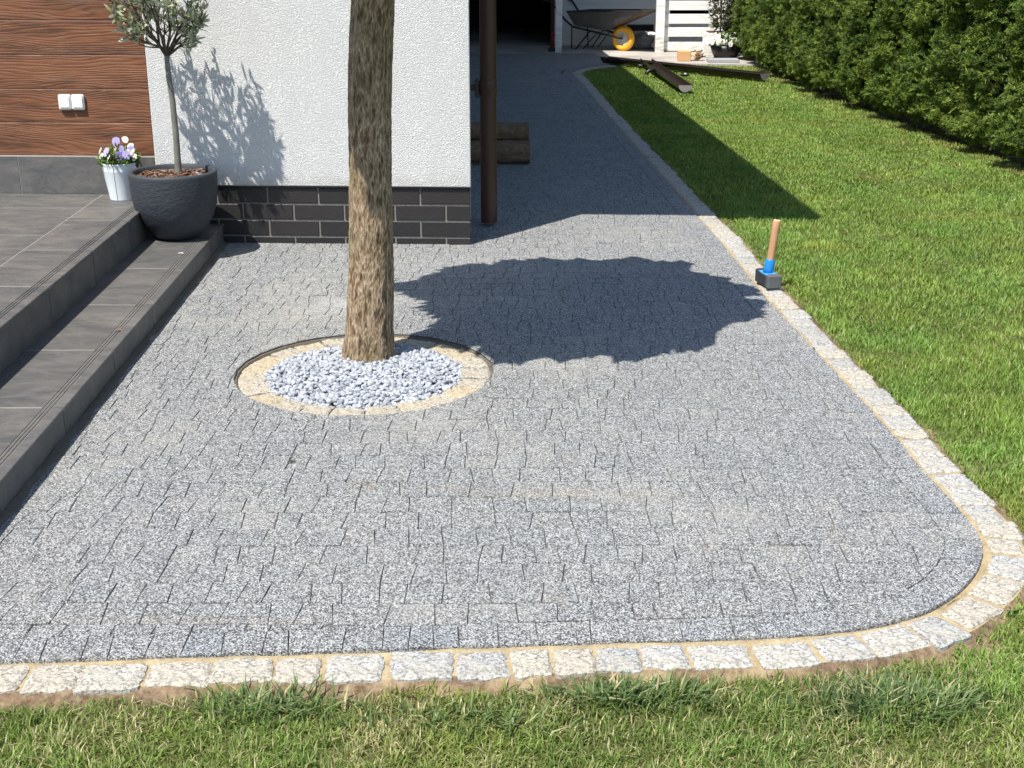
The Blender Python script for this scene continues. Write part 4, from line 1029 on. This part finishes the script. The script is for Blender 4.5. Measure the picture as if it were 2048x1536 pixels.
fixn(lump((x - .02, 18.55, .10), (.20, .2, .12), 3).obj('bag', M['sack'], t)); fixn(lump((x + .11, 18.52, .19), (.10, .12, .035), 9).obj('sheet', M['whitesheet'], t)); fixn(lump((x + .15, 18.35, .06), (.07, .08, .07), 5).obj('sheet_fold', M['whitesheet'], t))
m_ = MB(); m_.box(1.62, 2.0, SY - .10, SY - .013, .215, .235); m_.box(1.62, 2.0, SY - .03, SY - .013, .235, .29); o = m_.obj('ledge', M['darkwood'], shed)
# planter box with evergreen
x, y_ = 2.70, 17.42; t = thing('planter_box', 'square white wooden planter box in front of the slat screen', 'planter', (x, y_, 0))
m_ = MB(); m_.prism([(x - .20, y_ - .18), (x + .18, y_ - .18), (x + .18, y_ + .18), (x - .20, y_ + .18)], .003, .30); m_.obj('box', M['wpaint'], t)
m_ = MB(); m_.box(x - .17, x + .15, y_ - .15, y_ + .15, .3005, .306); m_.obj('soil', M['mulch'], t)
ev = thing('evergreen_shrub', 'dull green upright shrub growing in the white planter box', 'shrub', (x, y_, .3)); m_ = MB(); s2 = MB(); s2.tube([(x, y_, .28), (x, y_, 1.2)], [.012, .006], 6)
for k in range(1500):
    z = .34 + random.random() * 1.0; r = (.05 + .12 * math.sin(min(1, (z - .3) / .5) * 1.6)) * math.sqrt(random.random()); a = random.random() * 6.28
    lance(Vector((x + r * math.cos(a), y_ + r * math.sin(a), z)), Vector((math.cos(a) * .6, math.sin(a) * .6, random.uniform(-.5, .9))), random.uniform(.04, .085), .008, random.random(), m_)
s2.obj('stem', M['twig'], ev); m_.obj('foliage', M['conifer'], ev)
# dark bowl with white flowers
x, y_ = G(1450, 118); t = thing('flower_bowl', 'black bowl at the hedge end in front of the planter box', 'plant pot', (x, y_, 0))
m_ = MB(); m_.lathe([(0, .003), (.13, .003), (.17, .08), (.20, .17), (.19, .17), (.15, .14), (0, .15)], (x, y_, 0), 32); m_.obj('bowl', M['black'], t, True)
fw = thing('white_petunias', 'white petunias with yellow green leaves growing in the black bowl', 'flowers', (x, y_, .15)); lv = MB()
for k in range(520):
    a = random.random() * 6.28; r = .22 * math.sqrt(random.random()); lance(Vector((x + r * math.cos(a), y_ + r * math.sin(a), .18 + random.random() * .14 * (1.3 - r / .22))), Vector((math.cos(a), math.sin(a), random.uniform(-.2, 1.2))), random.uniform(.03, .06), .013, random.random(), lv)
lv.obj('leaves', M['smallleaf'], fw)
for k in range(52):
    a = random.uniform(2.6, 6.9); r = random.uniform(.12, .28); c = Vector((x + r * math.cos(a), y_ + r * math.sin(a) * .9, .19 + random.random() * .15 * (1.25 - r / .27)))
    o = petal_flower(c, Vector((math.cos(a), math.sin(a) - .8, .6)), .032, 1, random.random()); o.mi = [1 if q == 0 else q for q in o.mi]; o.obj('petunia_flower', [M['purple'], M['white_pt'], M['yellow']], fw)
# cut block and kindling
x, y_ = G(1370, 123); m_ = MB(); m_.box(x - .085, x + .075, y_ + .0, y_ + .14, .003, .125, bev=.006); props(m_.obj('wood_block', M['logcut'], origin=(x, y_, 0)), 'pale sawn wood block standing at the edge of the concrete', 'wood block')
m_ = MB(); x, y_ = G(1392, 122)
for k in range(9):
    a = random.uniform(-1.1, 1.1); L = random.uniform(.05, .10); q = Matrix.Translation((x + random.uniform(-.03, .08), y_ + random.uniform(-.02, .06), .02 + k * .011)) @ Matrix.Rotation(random.random() * 3, 4, 'Z') @ Matrix.Rotation(a * .6, 4, 'Y')
    m_.box(-L, L, -.009, .009, -.008, .008, mi=k % 2, mat=q)
props(m_.obj('kindling', [M['logcut'], M['barkdark']], origin=(x, y_, 0)), 'small heap of split kindling right of the pale wood block', 'kindling', kind='stuff')
# ------------------------------------------------------------------ wheelbarrow
wx, wy = G(1246, 102); ua = math.radians(145); U = Vector((math.cos(ua), math.sin(ua), 0)); Sd = Vector((-U.y, U.x, 0))
wb = thing('wheelbarrow', 'old wheelbarrow with rusty tray and yellow wheel beside the grey shed wall', 'wheelbarrow', (wx, wy, 0))
L3 = lambda s_, w_, z: Vector((wx, wy, 0)) + U * s_ + Sd * w_ + Vector((0, 0, z))
top_ = [(-.42, .545), (.72, .505)]; bot_ = [(.22, .275), (.66, .325)]
V = [L3(-.42, -.22, .545), L3(-.42, .22, .545), L3(.72, .30, .505), L3(.72, -.30, .505), L3(.22, -.14, .275), L3(.22, .14, .275), L3(.66, .19, .325), L3(.66, -.19, .325)]
m_ = MB(); m_.add(V, [(4, 7, 6, 5)], mi=0); m_.add([V[0], V[4], V[5], V[1]], [(0, 1, 2, 3)], mi=0); m_.add([V[3], V[2], V[6], V[7]], [(0, 1, 2, 3)], mi=1); m_.add([V[0], V[3], V[7], V[4]], [(0, 1, 2, 3)], mi=1); m_.add([V[1], V[5], V[6], V[2]], [(0, 1, 2, 3)], mi=1)
o = m_.obj('tray', [M['rust'], M['galv']], wb); md = o.modifiers.new('th', 'SOLIDIFY'); md.thickness = .006
m_ = MB(); m_.tube([V[0], V[3], V[2], V[1], V[0]], .009, 7); m_.obj('tray_rim', M['darkmetal'], wb)
for sg in (-1, 1):
    m_ = MB(); m_.tube([L3(0, sg * .06, .165), L3(.30, sg * .15, .235), L3(.68, sg * .21, .305), L3(.80, sg * .235, .40), L3(1.0, sg * .26, .62), L3(1.32, sg * .27, .70)], .0145, 9); m_.obj('handle', M['darkmetal'], wb, True)
    m_ = MB(); m_.tube([L3(.70, sg * .20, .31), L3(.69, sg * .215, .012), L3(.62, sg * .215, .012), L3(.42, sg * .17, .26)], .009, 7); m_.tube([L3(.30, sg * .16, .25), L3(.52, sg * .2, .015)], .008, 6); m_.obj('leg', M['darkmetal'], wb)
whl = MB(); rw, rt = .128, .040; V = []; n1, n2 = 40, 14; hub = L3(0, 0, .166)
for i_ in range(n1):
    a = 2 * math.pi * i_ / n1; rd_ = U * math.cos(a) + Vector((0, 0, 1)) * math.sin(a)
    for j in range(n2):
        b_ = 2 * math.pi * j / n2; V.append(hub + rd_ * (rw + rt * math.cos(b_)) + Sd * rt * math.sin(b_))
whl.add(V, [(i_ * n2 + j, ((i_ + 1) % n1) * n2 + j, ((i_ + 1) % n1) * n2 + (j + 1) % n2, i_ * n2 + (j + 1) % n2) for i_ in range(n1) for j in range(n2)])
wo = fixn(whl.obj('wheel', M['tyre'], wb, True))
m_ = MB(); n = 32; V = [hub + (U * math.cos(a) + Vector((0, 0, 1)) * math.sin(a)) * r + Sd * w_ for r, w_ in ((.096, .03), (.06, .012), (.025, .03), (0.001, .03)) for a in np.linspace(0, 2 * math.pi, n + 1)[:-1]]
V2 = [hub + (U * math.cos(a) + Vector((0, 0, 1)) * math.sin(a)) * r - Sd * w_ for r, w_ in ((.096, .03), (.06, .012), (.025, .03), (0.001, .03)) for a in np.linspace(0, 2 * math.pi, n + 1)[:-1]]
fr = [(k * n + i_, k * n + (i_ + 1) % n, (k + 1) * n + (i_ + 1) % n, (k + 1) * n + i_) for k in range(3) for i_ in range(n)]; m_.add(V, fr); m_.add(V2, fr); fixn(m_.obj('rim', M['rim'], wo, True))
m_ = MB(); m_.tube([L3(0, -.075, .166), L3(0, .075, .166)], .012, 10); m_.obj('axle', M['darkmetal'], wb)
# ------------------------------------------------------------------ thuja hedge
hedge = thing('thuja_hedge', 'tall dense green thuja hedge along the right side of the lawn', 'hedge', (3.5, 10, 0))
def lobes(y_, z): return .30 * (abs(math.sin(y_ * math.pi / .66 + .5 * math.sin(y_ * 1.3) + .25 * math.sin(z * 3 + y_))) ** .6 - .72) + .16 * MN.noise(Vector((y_ * 1.9, z * 1.9, 4))) + .15 * MN.noise(Vector((y_ * 5, z * 4, 9))) + .07 * MN.noise(Vector((y_ * 11, z * 9, 19)))
def face_x(y_, z):
    under = max(0, .17 - z) * 1.3
    return float(hedge_x(y_)) - .07 - lobes(y_, z) * .8 + under
# spray template: flat fan in (u along, v across)
seg = []
def ribbon(p, q, w0, w1): seg.append((p, q, w0, w1))
ribbon((0, 0), (1, 0), .035, .02)
for k, t in enumerate((.12, .25, .38, .52, .66, .8)):
    for sg in (-1, 1):
        L = .42 * (1 - t * .55); ribbon((t, 0), (t + L * .75, sg * L * .8), .034, .030)
def quads(seg):
    V = []; 
    for p, q, w0, w1 in seg:
        d = np.array(q) - np.array(p); d = d / np.linalg.norm(d); n = np.array([-d[1], d[0]]); p = np.array(p); q = np.array(q)
        V += [p + n * w0, q + n * w1, q - n * w1, p - n * w0]
    return np.array(V)
SV = quads(seg); nS = len(SV)
VV, tn = [], []
random.seed(5)
def put_spray(base, d, up, L, tone):
    d = d.normalized(); s_ = d.cross(up).normalized(); u2 = s_.cross(d); b = np.array(base)
    jz = np.repeat(rng.normal(0, .16, (nS // 4, 2)), 2, axis=1).reshape(-1, 4)[:, [0, 2, 2, 0]].reshape(-1, 1) ; jt = np.repeat(rng.normal(0, .6, nS // 4), 4)[:, None] * np.tile([.035, .03, -.03, -.035], nS // 4)[:, None]
    q = b + (jz + jt) * L * np.array(u2) + SV[:, :1] * L * np.array(d) + SV[:, 1:] * L * np.array(s_) + (-.16 * L * SV[:, :1] ** 2 + .05 * L * np.abs(SV[:, 1:])) * np.array(u2)
    VV.append(q); tn.append(np.full(nS, tone) + SV[:, 0] * .15 + np.repeat(rng.normal(0, .12, nS // 4), 4))
cntz = 0
for k in range(66000):
    y_ = random.uniform(7.2, 17.6); z = .05 + 2.03 * random.random() ** 1.25
    if random.random() < .35 and y_ > 12: continue
    dep = abs(random.gauss(0, .05)); xx = face_x(y_, z) + dep
    nrm = Vector((-1, (lobes(y_ + .03, z) - lobes(y_ - .03, z)) / .06 * .9, (lobes(y_, z + .03) - lobes(y_, z - .03)) / .06 * .5))
    d = nrm.normalized() + Vector((random.gauss(0, .5), random.gauss(0, .6), random.gauss(.35, .5)))
    put_spray((xx, y_, z), d, Vector((random.gauss(0, .8), random.gauss(0, .8), random.gauss(.4, .8))), random.uniform(.035, .075), min(1, max(0, random.gauss(.5, .22) + .25 * MN.noise(Vector((y_ * 2.5, z * 2.5, 30))) - (.4 if dep > .09 else 0))))  # deeper sprays darkened: shade inside the hedge put into the tone
for k in range(6500):   # both ends and the top
    if k > 4000: y_ = 7.12 + random.gauss(0, .04); xx = float(hedge_x(7.1)) + random.uniform(-.1, 1.0); z = random.uniform(.1, 2.1); d = Vector((random.gauss(0, .5), -1, .4))
    elif k % 2: y_ = 17.6 + random.gauss(0, .04); xx = random.uniform(3.0, 3.9); z = random.uniform(.1, 2.1); d = Vector((random.gauss(0, .5), 1, .4))
    else: y_ = random.uniform(7, 17.6); xx = float(hedge_x(y_)) + random.uniform(.1, .9); z = 2.08 + random.gauss(0, .05); d = Vector((random.gauss(0, .5), random.gauss(0, .5), 1))
    put_spray((xx, y_, z), d, Vector((random.gauss(0, 1), random.gauss(0, 1), random.gauss(0, 1))), random.uniform(.06, .12), random.random() * .7)
V = np.concatenate(VV); Q = np.arange(len(V)).reshape(-1, 4)
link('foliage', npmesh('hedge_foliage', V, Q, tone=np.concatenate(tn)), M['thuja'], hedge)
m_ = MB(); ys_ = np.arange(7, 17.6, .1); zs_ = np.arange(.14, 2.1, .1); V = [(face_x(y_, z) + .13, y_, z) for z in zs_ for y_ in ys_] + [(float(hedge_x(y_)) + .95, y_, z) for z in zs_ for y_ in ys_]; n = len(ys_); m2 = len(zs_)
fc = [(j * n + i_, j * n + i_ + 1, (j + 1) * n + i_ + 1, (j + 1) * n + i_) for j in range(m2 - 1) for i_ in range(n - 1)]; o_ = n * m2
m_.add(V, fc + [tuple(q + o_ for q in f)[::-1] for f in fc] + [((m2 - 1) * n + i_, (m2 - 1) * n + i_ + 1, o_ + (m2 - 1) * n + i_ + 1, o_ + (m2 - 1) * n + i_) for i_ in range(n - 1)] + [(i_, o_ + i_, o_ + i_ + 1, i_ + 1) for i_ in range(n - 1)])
fixn(m_.obj('shade_core', plain('hedge_core_shade', (.018, .022, .009), .95, .05, var=.5, sc=20), hedge, True))  # solid filler core, its dark colour standing in for the shaded hedge inside
for k in range(16):
    y_ = 7.3 + k * .66; x = float(hedge_x(y_)) + .28; m_ = MB(); m_.tube([(x, y_, -.04), (x + .02, y_ + .03, .15), (x, y_, .5)], [.03, .024, .02], 8); m_.obj('stem', M['twig'], hedge, True)
# ------------------------------------------------------------------ grass
apron = np.array([(-4, 17.7), (1.0, 17.7), (1.15, 16.44), (2.06, 16.43), (2.95, 16.22), (3.7, 16.2), (3.7, 23), (-4, 23)])
def field(n, x0, x1, y0, y1): return np.c_[rng.uniform(x0, x1, n), rng.uniform(y0, y1, n)]
def nz(P, sc, seed): return np.array([MN.noise(Vector((x * sc, y_ * sc, seed))) for x, y_ in P])
BL = []
def grass_patch(n, x0, x1, y0, y1, L0, L1, wd, style):
    P = field(n, x0, x1, y0, y1)
    P = P[~inpoly(P, path_outer)]; P = P[~inpoly(P, apron)]; P = P[P[:, 0] < hedge_x(P[:, 1]) + rng.uniform(-.06, .10, len(P))]
    d = dist_to(P, np.r_[KO1, KO2])
    if style == 'front':
        edge = .028 + .05 * np.clip(nz(P, 6, 2) + .15, 0, 1)
        k = d > edge * (.6 + .8 * rng.random(len(P)))
        bare = np.hypot((P[:, 0] - 1.11) / .20, (P[:, 1] - 2.66) / .085); k &= bare > 1 + .3 * rng.normal(size=len(P)) 
        clump = nz(P, 20, 8); k &= rng.random(len(P)) < np.clip(.72 + 1.8 * clump, .25, 1)
    else:
        k = d > .004 + .022 * rng.random(len(P)) + .03 * np.clip(nz(P, 3, 2), 0, 1)
        he = hedge_x(P[:, 1]) - P[:, 0]; k &= (he > -.03) | (rng.random(len(P)) < .5)
        k &= rng.random(len(P)) < np.clip(1.0 + 1.2 * nz(P, 14, 8), .3, 1)
    P = P[k]; d = d[k]; n = len(P)
    big = nz(P, 1.6, 1); med = nz(P, 7, 5)
    L = rng.uniform(L0, L1, n) * (1 + .35 * med)
    a = rng.uniform(0, 2 * np.pi, n) ; 
    lean = rng.uniform(.15, 1.0, n)
    if style == 'front': lean = rng.uniform(.1, 1.45, n)
    t = rng.random(n)[:, None]
    g1 = np.array([.105, .175, .028]); g2 = np.array([.255, .35, .080]); dry = np.array([.50, .46, .24]); dk = np.array([.045, .095, .018]); 
    if style == 'front': g1 = np.array([.088, .140, .026]); g2 = np.array([.245, .315, .080])
    C = g1 * (1 - t) + g2 * t
    C = C * 1.25 * (1 + .2 * big[:, None]) * (1 + .25 * med[:, None])
    C[:, 0] *= 1 + .25 * np.clip(nz(P, 2.5, 14), -.5, 1)
    pd = .03 + .08 * np.clip(big, 0, 1) if style != 'front' else .14 + .9 * np.clip(nz(P, 5, 21) + .05, 0, 1)
    isd = rng.random(n) < pd; C[isd] = dry * rng.uniform(.6, 1.25, (isd.sum(), 1))
    if style == 'lawn':
        he = hedge_x(P[:, 1]) - P[:, 0]; yb = (he < .16) & (rng.random(n) < .30 + .5 * nz(P, 1.5, 3)); C[yb] = np.array([.42, .34, .14]) * rng.uniform(.6, 1.1, (yb.sum(), 1))
    if style == 'front':
        tf = np.exp(-(((P[:, 0] - .80) / .19) ** 2 + ((P[:, 1] - 2.385) / .085) ** 2)) + .6 * np.exp(-(((P[:, 0] - .27) / .16) ** 2 + ((P[:, 1] - 2.40) / .05) ** 2)) + .5 * np.exp(-(((P[:, 0] + .55) / .14) ** 2 + ((P[:, 1] - 2.36) / .06) ** 2))
        L *= 1 + .5 * tf; b_ = rng.random(n) < tf * .7; C[b_] = np.array([.085, .145, .055]) * rng.uniform(.6, 1.3, (b_.sum(), 1)); lean[b_] *= .8
    w_ = wd * rng.uniform(.7, 1.4, n)
    BL.append((P, L, a, lean, w_, C, rng.normal(0, .35, n)))
grass_patch(210000, -1.7, 1.75, 1.55, 2.75, .018, .042, .0013, 'front')
def tuft(cx, cy, sx, sy, n):
    P = np.c_[rng.normal(cx, sx, n), rng.normal(cy, sy, n)]; P = P[dist_to(P, np.r_[KO1, KO2]) > .015]; P = P[~inpoly(P, path_outer)]; n = len(P)
    k = rng.integers(0, 9, n); cs = np.c_[rng.normal(cx, sx * .8, 9), rng.normal(cy, sy * .8, 9)]; v = P - cs[k]
    t = rng.random(n)[:, None]; C = (np.array([.075, .135, .04]) * (1 - t) + np.array([.22, .30, .12]) * t)
    dr = rng.random(n) < .12; C[dr] = np.array([.50, .45, .26])
    BL.append((P, rng.uniform(.035, .07, n), np.arctan2(v[:, 1], v[:, 0]) + rng.normal(0, .7, n), rng.uniform(.3, 1.35, n), rng.uniform(.0018, .0032, n), C, rng.normal(0, .35, n)))
tuft(.82, 2.37, .07, .032, 650); tuft(.24, 2.40, .09, .022, 420); tuft(-.52, 2.36, .08, .025, 260); tuft(-.1, 2.30, .12, .03, 160)
grass_patch(170000, 1.0, 3.1, 2.4, 5.0, .018, .038, .0015, 'lawn')
grass_patch(150000, 1.0, 3.8, 5.0, 8.0, .018, .036, .0019, 'lawn')
grass_patch(130000, .7, 3.7, 8.0, 12.0, .018, .034, .0026, 'lawn')
grass_patch(85000, .7, 3.3, 12.0, 17.6, .020, .036, .0038, 'lawn')
P = np.concatenate([b[0] for b in BL]); L = np.concatenate([b[1] for b in BL]); A_ = np.concatenate([b[2] for b in BL]); LE = np.concatenate([b[3] for b in BL]); WD = np.concatenate([b[4] for b in BL]); C = np.concatenate([b[5] for b in BL]); TW = np.concatenate([b[6] for b in BL]); n = len(P)
z0 = -.034; D = np.c_[np.cos(A_), np.sin(A_)]; S = np.c_[-np.sin(A_ + TW), np.cos(A_ + TW)]
def at_t(t, w_):
    horiz = (L * np.sin(LE) * (t ** 1.7))[:, None] * D; zz = z0 + L * t * np.cos(LE * t * .9)
    c0 = np.c_[P + horiz, zz]; s_ = np.c_[S * (WD * w_)[:, None], np.zeros(n)]; return c0 + s_, c0 - s_
a0, a1 = at_t(0, 1); b0, b1 = at_t(.5, .95); c0, _ = at_t(1.0, 0)
V = np.stack([a0, a1, b0, b1, c0], 1).reshape(-1, 3); k = np.arange(n) * 5
Q = np.c_[k, k + 1, k + 3, k + 2]; T = np.c_[k + 2, k + 3, k + 4]; CC = np.repeat(np.clip(C, .01, .9), 5, axis=0)
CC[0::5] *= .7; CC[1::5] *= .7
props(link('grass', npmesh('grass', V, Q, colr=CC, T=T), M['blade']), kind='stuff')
# little plant fragments and clover-like weeds
random.seed(3)
m_ = MB(); c = Vector((*G(2030, 1218), -.02))
for k in range(12):
    a = random.random() * 6.28; lance(c + Vector((random.gauss(0, .012), random.gauss(0, .01), random.random() * .02)), Vector((math.cos(a), math.sin(a), .5)), random.uniform(.012, .022), .005, random.random(), m_)
props(m_.obj('weed', M['smallleaf'], origin=c), 'small leafy weed on the bare soil outside the kerb curve', 'weed')
m_ = MB(); c = Vector((*G(584, 925), .004))
for k in range(4): lance(c + Vector((random.gauss(0, .006), random.gauss(0, .004), 0)), Vector((random.gauss(0, 1), random.gauss(0, 1), .2)), .018, .003, .2, m_)
props(m_.obj('leaf_scrap', M['conifer'], origin=c), 'tiny green leaf scrap on the grey paving in front of the ring', 'leaf')
